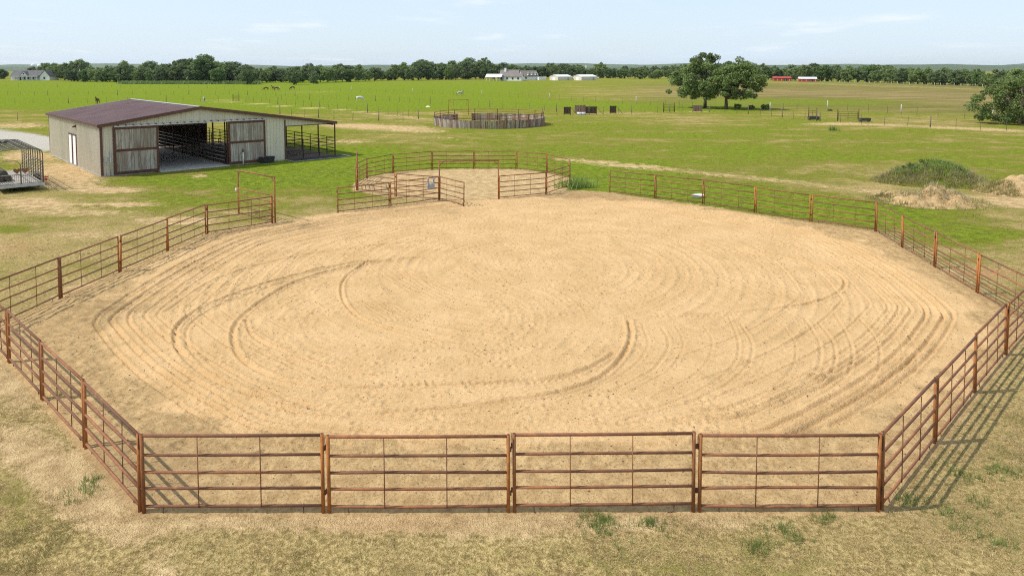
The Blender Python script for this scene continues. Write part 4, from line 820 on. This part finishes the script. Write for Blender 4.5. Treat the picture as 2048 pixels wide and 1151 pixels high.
for k in range(16):
    a0, a1 = 2 * math.pi * k / 16, 2 * math.pi * (k + 1) / 16
    for (r0, z0), (r1, z1) in zip(prof[:-1], prof[1:]): m.quad((r0 * math.cos(a0), r0 * .7 * math.sin(a0), z0), (r0 * math.cos(a1), r0 * .7 * math.sin(a1), z0), (r1 * math.cos(a1), r1 * .7 * math.sin(a1), z1), (r1 * math.cos(a0), r1 * .7 * math.sin(a0), z1))
m.build('pan', M['white_paint'], o)

# ------------------------------------------------------------------ trees
def trunk_mesh(h, r, C, nb, seed, zsplit):
    rr = random.Random(seed); m = MB(); top = Vector((rr.uniform(-.3, .3), rr.uniform(-.3, .3), h))
    m.tube([(0, 0, -.2), (.03, .02, zsplit * .5), (top.x * .4, top.y * .4, zsplit), tuple(top)], r, 8, r * .35)
    idx = list(range(len(C))); rr.shuffle(idx)
    for i in idx[:nb]:
        c = Vector(C[i]); st_ = Vector((top.x * .4, top.y * .4, zsplit * rr.uniform(.8, 1.25))); mid = st_.lerp(c, .5) + Vector((0, 0, -.06 * (c - st_).length)); m.tube([st_, mid, c], r * .42, 6, r * .08)
    return m.mesh('trunk', M['bark'])
def tree(name, label, loc, cm, tm, sc_=(1, 1, 1), rot=0., group=None):
    o = thing(name, label, 'tree', loc, rot, group); o.scale = sc_; link('crown', cm, o); link('trunk', tm, o); return o
q = G(1410, 216); cm, C = crown_mesh('crown', 'leaf_oak', 7.0, 5.8, 4.4, 5.6, 140, 140, .20, 1.0, 5, .22); c2, C2 = crown_mesh('crown', 'leaf_oak', 2.9, 2.6, 1.6, 10.6, 26, 150, .20, .85, 9)
o = tree('oak_tree', 'tall broad oak with a domed top tuft, trunk shaded, by the red windbreak', q, cm, trunk_mesh(10, .42, np.vstack([C, C2]), 22, 2, 3.0), group='oaks in the pasture'); link('crown', c2, o)
for ch in o.children:
    if ch.name.startswith('crown'): ch.location.x -= .8
q = G(1452, 219); cm, C = crown_mesh('crown', 'leaf_mid', 5.2, 4.8, 4.6, 5.8, 125, 140, .20, 1.0, 15, .2); cm.transform(Matrix.Translation((2.6, 0, 0))); C = C + np.array([2.6, 0, 0])
tree('oak_tree', 'rounder oak with lighter trunk beside the small bushes', q, cm, trunk_mesh(8.5, .46, C, 18, 4, 2.6), group='oaks in the pasture')
q = G(2042, 248); cm, C = crown_mesh('crown', 'leaf_mid', 6.8, 5.5, 4.4, 4.2, 130, 150, .17, 1.0, 25, .35)
tree('oak_tree', 'spreading low tree reaching almost to the ground beside the bare strip', q, cm, trunk_mesh(6.5, .45, C, 16, 6, 1.4), group='oaks in the pasture')
VAR = []
for i, (mt, rx, rz_, zc, fl) in enumerate((('leaf_dark', 5.0, 4.6, 5.0, .4), ('leaf_mid', 5.2, 4.2, 4.7, .4), ('leaf_dark', 4.4, 5.0, 5.4, .4), ('leaf_oak', 5.6, 4.4, 4.9, .4), ('leaf_mid', 4.6, 4.8, 5.1, .4), ('leaf_light', 4.0, 4.6, 4.8, .42), ('leaf_oak', 4.9, 4.8, 5.5, .3), ('leaf_dark', 6.0, 4.2, 4.6, .4))):
    cm, C = crown_mesh('crown', mt, rx, rx * .9, rz_, zc, 80, 60, .36, 1.15, 100 + i, fl); VAR.append((cm, trunk_mesh(zc + 1, .3, C, 6, i, 2.2), max(v.co.z for v in cm.vertices)))
def far_tree(u, vb, hpx, label, group, var=None, wide=1.0):
    q = G(u, vb); hm = hpx * q.y / FPX; i = random.randrange(8) if var is None else var; cm, tm, hv = VAR[i]
    s = hm / (hv * .97); ad = ('dark rounded', 'mid green broad', 'dark tall', 'olive broad', 'mid green tall', 'pale green', 'olive domed', 'dark wide')[i]; label = label.replace('@', ad); group = label if '@' in group else group; tree('tree', label, q, cm, tm, (s * wide * random.uniform(.95, 1.2), s * wide, s), random.uniform(0, 6.28), group)
def skyline(u): return np.interp(u, [0, 60, 85, 160, 185, 260, 330, 385, 410, 440, 520, 560, 650, 760, 800, 830, 860, 920, 980, 1010, 1060, 1090, 1140, 1170, 1200, 1260, 1300, 1345, 1500, 1540, 1600, 1700, 1800, 1900, 1980, 2060], [138, 136, 126, 124, 134, 127, 129, 124, 117, 126, 134, 133, 131, 135, 131, 124, 126, 122, 121, 128, 134, 128, 126, 134, 128, 136, 131, 131, 126, 130, 131, 132, 136, 140, 139, 138])
def base_(u): return np.interp(u, [0, 100, 180, 300, 500, 700, 800, 1000, 1200, 1340, 1530, 1700, 1850, 2000, 2060], [158, 160, 164, 166, 166, 164, 161, 158, 157, 158, 160, 164, 169, 175, 178])
SEG = [(0, 96, 'behind the white farmhouse'), (96, 250, 'beside the white farmhouse'), (250, 400, 'beyond the bright green field'), (400, 560, 'behind the brown grazing horses'), (560, 680, 'behind the wide lone tree'), (680, 800, 'beyond the white grazing horse'), (800, 900, 'toward the chimney house'), (900, 990, 'beside the chimney house'), (990, 1110, 'behind the grey roofed houses'), (1110, 1210, 'behind the white metal sheds'), (1210, 1345, 'between the white sheds and the oaks'), (1345, 1540, 'behind the two pasture oaks'), (1540, 1680, 'behind the red barns'), (1680, 1860, 'beyond the dry field, red barn side'), (1860, 2070, 'beyond the dry field, spreading tree end')]
def seg(u): return ([q_[2] for q_ in SEG if u < q_[1]] or [SEG[-1][2]])[0]
u = -10.0
while u < 2075:
    lab = '@ tree in the front rank ' + seg(u); b_ = base_(u); hp = b_ - skyline(u)
    if not (12 < u < 80 or 968 < u < 1092 and False): far_tree(u, b_ + random.uniform(-1.2, .6), hp * random.uniform(.68, 1.10), lab, '@')
    u += random.uniform(11, 19) * (1.0 if u < 1500 else 1.15)
u = -20.0
while u < 2080:   # second row behind
    lab = '@ tree in the rear rank ' + seg(u); b_ = base_(u) - 4.5; hp = b_ - skyline(u) - 1
    far_tree(u, b_, hp * random.choice((.7, .8, .9, 1.0, 1.1, 1.22)), lab, '@', random.choice((0, 2, 7, 3, 4, 6))); u += random.uniform(14, 24)
for u_, v_, h_, var, lab in ((437, 168, 34, 5, 'pale green rounded tree standing before the far row'), (495, 169, 30, 0, 'dark round tree in the open field near the brown horses'), (588, 170, 32, 0, 'dark wide tree standing alone in the field'), (628, 168, 25, 2, 'small dark tree beside the wide lone tree'), (722, 161, 18, 3, 'small tree before the far row left of the plum bush'), (778, 161, 22, 4, 'bushy tree before the far row near the houses'),
                          (90, 160, 30, 3, 'tree overhanging the gable of the white farmhouse'), (130, 161, 35, 6, 'large tree beside the white farmhouse'), (1046, 160, 10, 5, 'small round green tree between the two grey roofed houses'), (1280, 158, 14, 5, 'pale green shrub tree right of the white sheds'), (1310, 158, 16, 4, 'bushy tree by the pale field edge')):
    far_tree(u_, v_, h_, lab, 'single trees in the far field', var)
for u_, v_, s, lab in ((1475, 217, .17, 'dark bush nearest the rounder oak'), (1503, 218, .15, 'low dark bush between two other bushes by the oak'), (1531, 219, .18, 'dark bush farthest from the rounder oak'), (1660, 222, .1, 'small bush at the fence near the bare strip'), (2000, 243, .2, 'dark bush under the spreading low tree')):
    q = G(u_, v_); cm, tm, hv = VAR[random.choice((1, 4))]; o = tree('bush', lab, q - Vector((0, 0, .35)), cm, tm, (s, s, s * .95), random.uniform(0, 6), 'bushes near the oaks'); o['category'] = 'bush'
V = []; 
P = []
for _ in range(900):
    u_ = random.uniform(240, 520); q = G(u_, random.uniform(166.5, 168.5)); P.append((q.x, q.y, 0))
V, F = blades(P, .5, 2.0, .5, 6, .7, .8); tag(link('hedge', npmesh('hedge', V, F, M['leaf_mid'])), 'low overgrown hedge before the far tree row', 'hedge', kind='stuff')

# ------------------------------------------------------------------ houses, sheds, masts
def house(name, label, cat, u0, u1, v, Y, parts): pass
def gable(root, x0, x1, y0, y1, zb, ze, zp, wall, roof, along='x', ov=.4, walls=True):
    """a gabled block: walls and two roof slopes, ridge along x or y"""
    if along == 'x':
        ym = (y0 + y1) / 2
        if walls: MB().extrude([(x0, y0, zb), (x0, y1, zb), (x0, y1, ze), (x0, ym, zp), (x0, y0, ze)], (x1 - x0, 0, 0)).build('wall', M[wall], root)
        sl = (zp - ze) / (ym - y0)
        for s, yy in ((-1, y0), (1, y1)): MB().extrude([(x0 - ov, yy + s * ov, ze - ov * sl + .02), (x0 - ov, ym, zp + .02), (x0 - ov, ym, zp + .2), (x0 - ov, yy + s * ov, ze - ov * sl + .2)], (x1 - x0 + 2 * ov, 0, 0)).build('roof', M[roof], root)
    else:
        xm = (x0 + x1) / 2
        if walls: MB().extrude([(x0, y0, zb), (x1, y0, zb), (x1, y0, ze), (xm, y0, zp), (x0, y0, ze)], (0, y1 - y0, 0)).build('wall', M[wall], root)
        sl = (zp - ze) / (xm - x0)
        for s, xx in ((-1, x0), (1, x1)): MB().extrude([(xx + s * ov, y0 - ov, ze - ov * sl + .02), (xm, y0 - ov, zp + .02), (xm, y0 - ov, zp + .2), (xx + s * ov, y0 - ov, ze - ov * sl + .2)], (0, y1 - y0 + 2 * ov, 0)).build('roof', M[roof], root)
def window(root, x, y, z, w_, h_, name='window', mat='glass_dark'):
    f = MB().box((x - .12, y - .06, z - .12), (x + w_ + .12, y - .01, z + h_ + .12)).build(name, M['white_paint'], root); MB().box((x, y - .08, z), (x + w_, y - .061, z + h_)).build('pane', M[mat], f)
q = G(16, 161); hs = thing('farmhouse', 'white farmhouse with dark roof, small central gable and porch', 'house', q, 0)
gable(hs, 0, 23, 3, 11, 0, 3.2, 7.2, 'white_paint', 'grey_roof'); gable(hs, 22.5, 29.5, 1.5, 12, 0, 3.2, 7.3, 'white_paint', 'grey_roof', 'y')
gable(hs, 7.5, 13.5, 1.5, 6, 3.4, 3.5, 6.4, 'white_paint', 'grey_roof', 'y', .3)
MB().extrude([(2.5, -.2, 3.0), (2.5, 3, 3.6), (2.5, 3, 3.75), (2.5, -.2, 3.15)], (19, 0, 0)).build('porch_roof', M['grey_roof'], hs); MB().box((2.5, -.2, 2.75), (21.5, 0, 3.0)).build('porch_beam', M['white_paint'], hs)
for i in range(6): MB().box((2.7 + i * 3.7, -.15, 0), (3.0 + i * 3.7, .1, 2.75)).build('porch_post', M['white_paint'], hs)
for xx in (3.6, 9.6, 12.3, 16, 19.2): window(hs, xx, 3, .8, 1.1, 1.7)
MB().box((6.6, 2.93, 0), (7.9, 2.99, 2.5)).build('door', M['glass_dark'], hs); window(hs, 25, 1.5, .9, 1.3, 1.6); window(hs, 10, 1.5, 4.3, 1, 1.0)
q = G(974, 161.5); hs = thing('ranch_house', 'white house with grey gables, chimney and white roofed porch', 'house', q, R(-14))
gable(hs, 8, 21, 4, 16, 0, 3.2, 7.6, 'white_paint', 'brown_roof', 'x'); gable(hs, 12, 25, 1, 8, 0, 3.0, 5.0, 'white_paint', 'brown_roof', 'x'); gable(hs, 0, 11, -3, 4, 2.6, 2.7, 4.6, 'white_paint', 'white_roof', 'x')
for i in range(5): MB().box((.2 + i * 2.5, -3, 0), (.5 + i * 2.5, -2.7, 2.7)).build('porch_post', M['white_paint'], hs)
MB().box((10.8, 8, 5), (12.1, 9.2, 9.0)).build('chimney', M['white_paint'], hs)
for xx in (14, 18, 22): window(hs, xx, 1, .9, 1.3, 1.5)
window(hs, 8.6, 4, .8, 1.5, 1.8); window(hs, 3, 4.1, .8, 1.6, 1.8)
q = G(1049, 160.5); hs = thing('dormer_house', 'house with brown roof and three white dormers beside a low white shed', 'house', q, R(24))
gable(hs, 0, 13, 3, 12, 0, 3.0, 7.0, 'white_paint', 'brown_roof', 'x')
for xx in (4.2, 7.4, 10.4): gable(hs, xx, xx + 2, 2.6, 6, 3.6, 4.9, 5.9, 'white_paint', 'brown_roof', 'y', .15); window(hs, xx + .5, 2.6, 3.9, 1.0, 1.1)
MB().box((11.5, -1, 0), (17.5, 3, 2.4)).build('shed', M['white_paint'], hs); window(hs, 2, 3, .9, 1.3, 1.5)
for u_, wd, lab in ((1104, 16, 'white metal shed nearest the dormered house'), (1151, 18, 'white metal shed beside the lattice tower')):
    q = G(u_ + 12, 161); o = thing('metal_shed', lab, 'shed', q, R(35), 'white metal sheds'); wd -= 3; gable(o, 0, wd, 0, 10, 0, 2.7, 4.0, 'siding', 'white_roof', 'x', .2); MB().box((-.08, 3, 0), (-.03, 6.4, 2.3)).build('roll_door', M['white_door'], o)
    MB().box((wd - 4, -.06, 0), (wd - 2.6, -.01, 2.1)).build('door', M['pipe_pale'], o)
for u_, wd, v_, rf, lab in ((1546, 12, 162, 'red_barn', 'long low red barn with red roof before the tree row'), (1598, 11, 163.5, 'white_roof', 'red barn with pale roof before the tree row')):
    q = G(u_, v_); o = thing('red_barn', lab, 'barn', q, R(-16), 'red barns'); gable(o, 0, wd, 0, 8, 0, 1.9, 2.9, 'red_barn', rf, 'x', .2); MB().box((wd * .6, -.05, 0), (wd * .6 + 2, -.01, 1.7)).build('door', M['glass_dark'], o)
q = G(1197, 156); o = thing('farm_cottage', 'small white house far behind the second metal shed', 'house', q, 0); gable(o, 0, 5, 0, 6, 0, 2.6, 4.6, 'white_paint', 'grey_roof', 'x'); window(o, 1.5, 0, .9, 1.0, 1.2)
q = G(1172, 157); o = thing('lattice_tower', 'slim steel lattice tower rising behind the white sheds', 'tower', q)
for sx in (-1, 1):
    for sy in (-1, 1): MB().tube([(sx * .9, sy * .9, 0), (sx * .35, sy * .35, 12.5)], .07, 6).build('leg', M['galv'], o)
for i in range(8):
    z0, z1 = i * 1.5, i * 1.5 + 1.5; a_, b_ = .9 - .55 * z0 / 12.5, .9 - .55 * z1 / 12.5
    MB().tube([(-a_, -a_, z0), (b_, -b_, z1)], .04, 5).tube([(a_, -a_, z0), (-b_, -b_, z1)], .04, 5).build('cross_brace', M['galv'], o)
MB().box((-.7, -.7, 12.4), (.7, .7, 13.2)).build('head', M['galv'], o)
def sphere(m, c, r, zs=1.0, nu=16, nv=10):
    for i in range(nv):
        for j in range(nu):
            p = []
            for a_, b_ in ((i, j), (i, j + 1), (i + 1, j + 1), (i + 1, j)):
                t, f = math.pi * a_ / nv, 2 * math.pi * b_ / nu; p.append((c[0] + r * math.sin(t) * math.cos(f), c[1] + r * math.sin(t) * math.sin(f), c[2] + r * zs * math.cos(t)))
            m.quad(*p); m.sm[-1] = True
    return m
for u_, v_, lab in ((69, 131.5, 'pale round water tower above the trees, the fuller of two'), (81, 132.5, 'pale round water tower half sunk behind the trees')):
    D = 2600; o = thing('water_tower', lab, 'water tower', ((u_ - 1024) / FPX * D, D, 0), 0, 'water towers on the horizon'); zc = CAMH + (HZ - v_) * D / FPX
    sphere(MB(), (0, 0, zc), 9, .9).build('tank', M['tank_white'], o); MB().tube([(0, 0, -12), (0, 0, zc - 6)], 2.0, 10).build('column', M['tank_white'], o)
D = 2900; o = thing('radio_mast', 'thin radio mast on the hazy horizon', 'mast', ((1995 - 1024) / FPX * D, D, -6)); MB().tube([(0, 0, 0), (0, 0, 52)], .5, 6, .25).build('pole', M['galv'], o); MB().box((-.8, -.8, 30), (.8, .8, 30.6)).build('platform', M['galv'], o)
q = G(160, 162); o = thing('utility_pole', 'pale utility pole standing at the farmhouse trees', 'pole', q); MB().tube([(0, 0, 0), (0, 0, 9)], .16, 6).build('pole', M['post_pale'], o); MB().box((-1, -.08, 8.2), (1, .08, 8.4)).build('crossarm', M['post_pale'], o)
# hills on the horizon
for nm, D, z0, zv, sd_ in (('hills', 4200, -40, 4, 1), ('far_hills', 6500, -60, 7, 2)):
    n = 260; xs = np.linspace(-D * 1.2, D * 1.2, n); prof = CAMH + (zv + (fbm(xs * .0016 + sd_ * 9, xs * 0 + 3, 4, sd_) - .45) * 9 + np.clip(xs / D, -.2, 1) * 2.5) * D / FPX
    rows = [(-500, z0, 0), (-160, None, .75), (0, None, 1.0), (500, z0, 0)]; V = []
    for dy, zz, f in rows: V += [(xx, D + dy, z0 + (p - z0) * f) for xx, p in zip(xs, prof)]
    F = [(r_ * n + i, r_ * n + i + 1, (r_ + 1) * n + i + 1, (r_ + 1) * n + i) for r_ in range(3) for i in range(n - 1)]
    o = link(nm, npmesh(nm, V, F, M['leaf_dark'], True)); o['kind'] = 'structure'

# ------------------------------------------------------------------ horses
def skin(name, verts, edges, radii, mat, parent):
    me = bpy.data.meshes.new(name); me.from_pydata(verts, edges, []); o = bpy.data.objects.new(name, me); COL.objects.link(o)
    o.modifiers.new('s', 'SKIN'); sv = me.skin_vertices[0].data
    for i, r_ in enumerate(radii): sv[i].radius = r_ if isinstance(r_, tuple) else (r_, r_)
    sv[0].use_root = True; ss = o.modifiers.new('d', 'SUBSURF'); ss.levels = 1; ss.render_levels = 1
    dg = bpy.context.evaluated_depsgraph_get(); m2 = bpy.data.meshes.new_from_object(o.evaluated_get(dg)); bpy.data.objects.remove(o); bpy.data.meshes.remove(me)
    m2.materials.clear(); m2.materials.append(M[mat]); m2.polygons.foreach_set('use_smooth', [True] * len(m2.polygons)); return link(name, m2, parent)
def horse(u, v, rot, mat, graze, label, mane='mane_dark'):
    q = G(u, v); o = thing('horse', label, 'horse', q, rot, 'horses in the pasture')
    V = [(0, 0, 1.15), (.35, 0, 1.18), (.62, 0, 1.16), (-.35, 0, 1.14), (-.7, 0, 1.17), (-.9, 0, 1.08)]; E = [(0, 1), (1, 2), (0, 3), (3, 4), (4, 5)]; Rr = [(.27, .31), (.27, .31), (.22, .27), (.28, .31), (.26, .28), (.14, .16)]
    if graze: nk = [(.85, 0, 1.02), (1.08, 0, .72), (1.22, 0, .42), (1.34, 0, .24), (1.48, 0, .10)]
    else: nk = [(.80, 0, 1.36), (.98, 0, 1.60), (1.10, 0, 1.76), (1.28, 0, 1.66), (1.46, 0, 1.50)]
    i = 2
    for p, r_ in zip(nk, ((.16, .22), (.11, .16), (.10, .13), (.085, .11), (.06, .07))): V.append(p); E.append((i, len(V) - 1)); Rr.append(r_); i = len(V) - 1
    hd = nk[2]
    for s in (-1, 1):   # ears
        V.append((hd[0] - .02, .06 * s, hd[2] + (.17 if not graze else .10))); E.append((8, len(V) - 1)); Rr.append(.025)
    for s in (-1, 1):
        f = .1 * s
        pts = [(.55, .15 * s, .88), (.56 + f, .15 * s, .48), (.55 + f * .9, .15 * s, .12), (.60 + f * .9, .15 * s, .03)]; i = 2
        for p, r_ in zip(pts, (.11, .062, .045, .06)): V.append(p); E.append((i, len(V) - 1)); Rr.append(r_); i = len(V) - 1
        pts = [(-.68, .16 * s, .88), (-.60 - f, .16 * s, .74), (-.80 - f, .16 * s, .48), (-.76 - f, .16 * s, .12), (-.71 - f, .16 * s, .03)]; i = 4
        for p, r_ in zip(pts, (.15, .12, .065, .045, .06)): V.append(p); E.append((i, len(V) - 1)); Rr.append(r_); i = len(V) - 1
    skin('body', V, E, Rr, mat, o)
    MB().tube([(-.95, 0, 1.12), (-1.06, 0, .95), (-1.08, 0, .6), (-1.05, 0, .4)], .075, 6, .03).build('tail', M[mane], o)
    a, b, c = nk[0], nk[1], nk[2]; m = MB(); up = .20
    m.extrude([(a[0] - .12, -.02, a[2] + up * .8), (b[0] - .08, -.02, b[2] + up * .8), (c[0] - .04, -.02, c[2] + .15), (c[0] - .16, -.02, c[2] + .02), (b[0] - .2, -.02, b[2] + .02), (a[0] - .25, -.02, a[2] + .06)], (0, .05, 0)); m.build('mane', M[mane], o)
horse(195, 208, R(-78), 'horse_brown', False, 'chestnut horse walking toward the barn past the thin post fence'); horse(408, 204.5, R(-70), 'horse_grey', True, 'grey horse grazing on the sandy patch by the field gate')
horse(532, 181, R(180), 'horse_brown', True, 'brown horse grazing, nearest the round dark tree'); horse(547, 180, R(150), 'horse_dark', False, 'dark horse standing between two brown grazers'); horse(553, 181, R(5), 'horse_brown', True, 'brown horse grazing close beside the dark horse'); horse(585, 179.5, R(170), 'horse_dark', True, 'dark horse grazing apart toward the lone tree')
horse(719, 203, R(8), 'horse_white', True, 'white horse grazing in the green paddock'); horse(920, 192, R(-15), 'horse_grey', False, 'grey horse with dark head standing by the pale post fence')
o = link('stone', npmesh('stone', [(-1, 0, 0), (0, -.6, 0), (1, 0, 0), (0, .6, 0), (.1, 0, .5), (-.4, .1, .42)], [(0, 1, 5), (1, 4, 5), (1, 2, 4), (2, 3, 4), (3, 5, 4), (3, 0, 5)], M['stone_pale'], True)); o.scale = (.6, .6, .6); o.location = G(856, 214); tag(o, 'pale boulder lying in the paddock beyond the plank pen', 'boulder')
# ------------------------------------------------------------------ air
k = bpy.data.materials.new('haze'); k.use_nodes = True; k.node_tree.nodes.clear()
vo = k.node_tree.nodes.new('ShaderNodeVolumePrincipled'); vo.inputs['Color'].default_value = (.80, .88, 1, 1); vo.inputs['Density'].default_value = .000035; vo.inputs['Anisotropy'].default_value = .2
ou = k.node_tree.nodes.new('ShaderNodeOutputMaterial'); k.node_tree.links.new(vo.outputs[0], ou.inputs['Volume'])
m = MB().box((-9300, -9300, -80), (9300, 9300, 62)).mesh('haze', k); o = link('haze', m); o['kind'] = 'stuff'; tag(o, 'thin pale air over the land', 'haze')
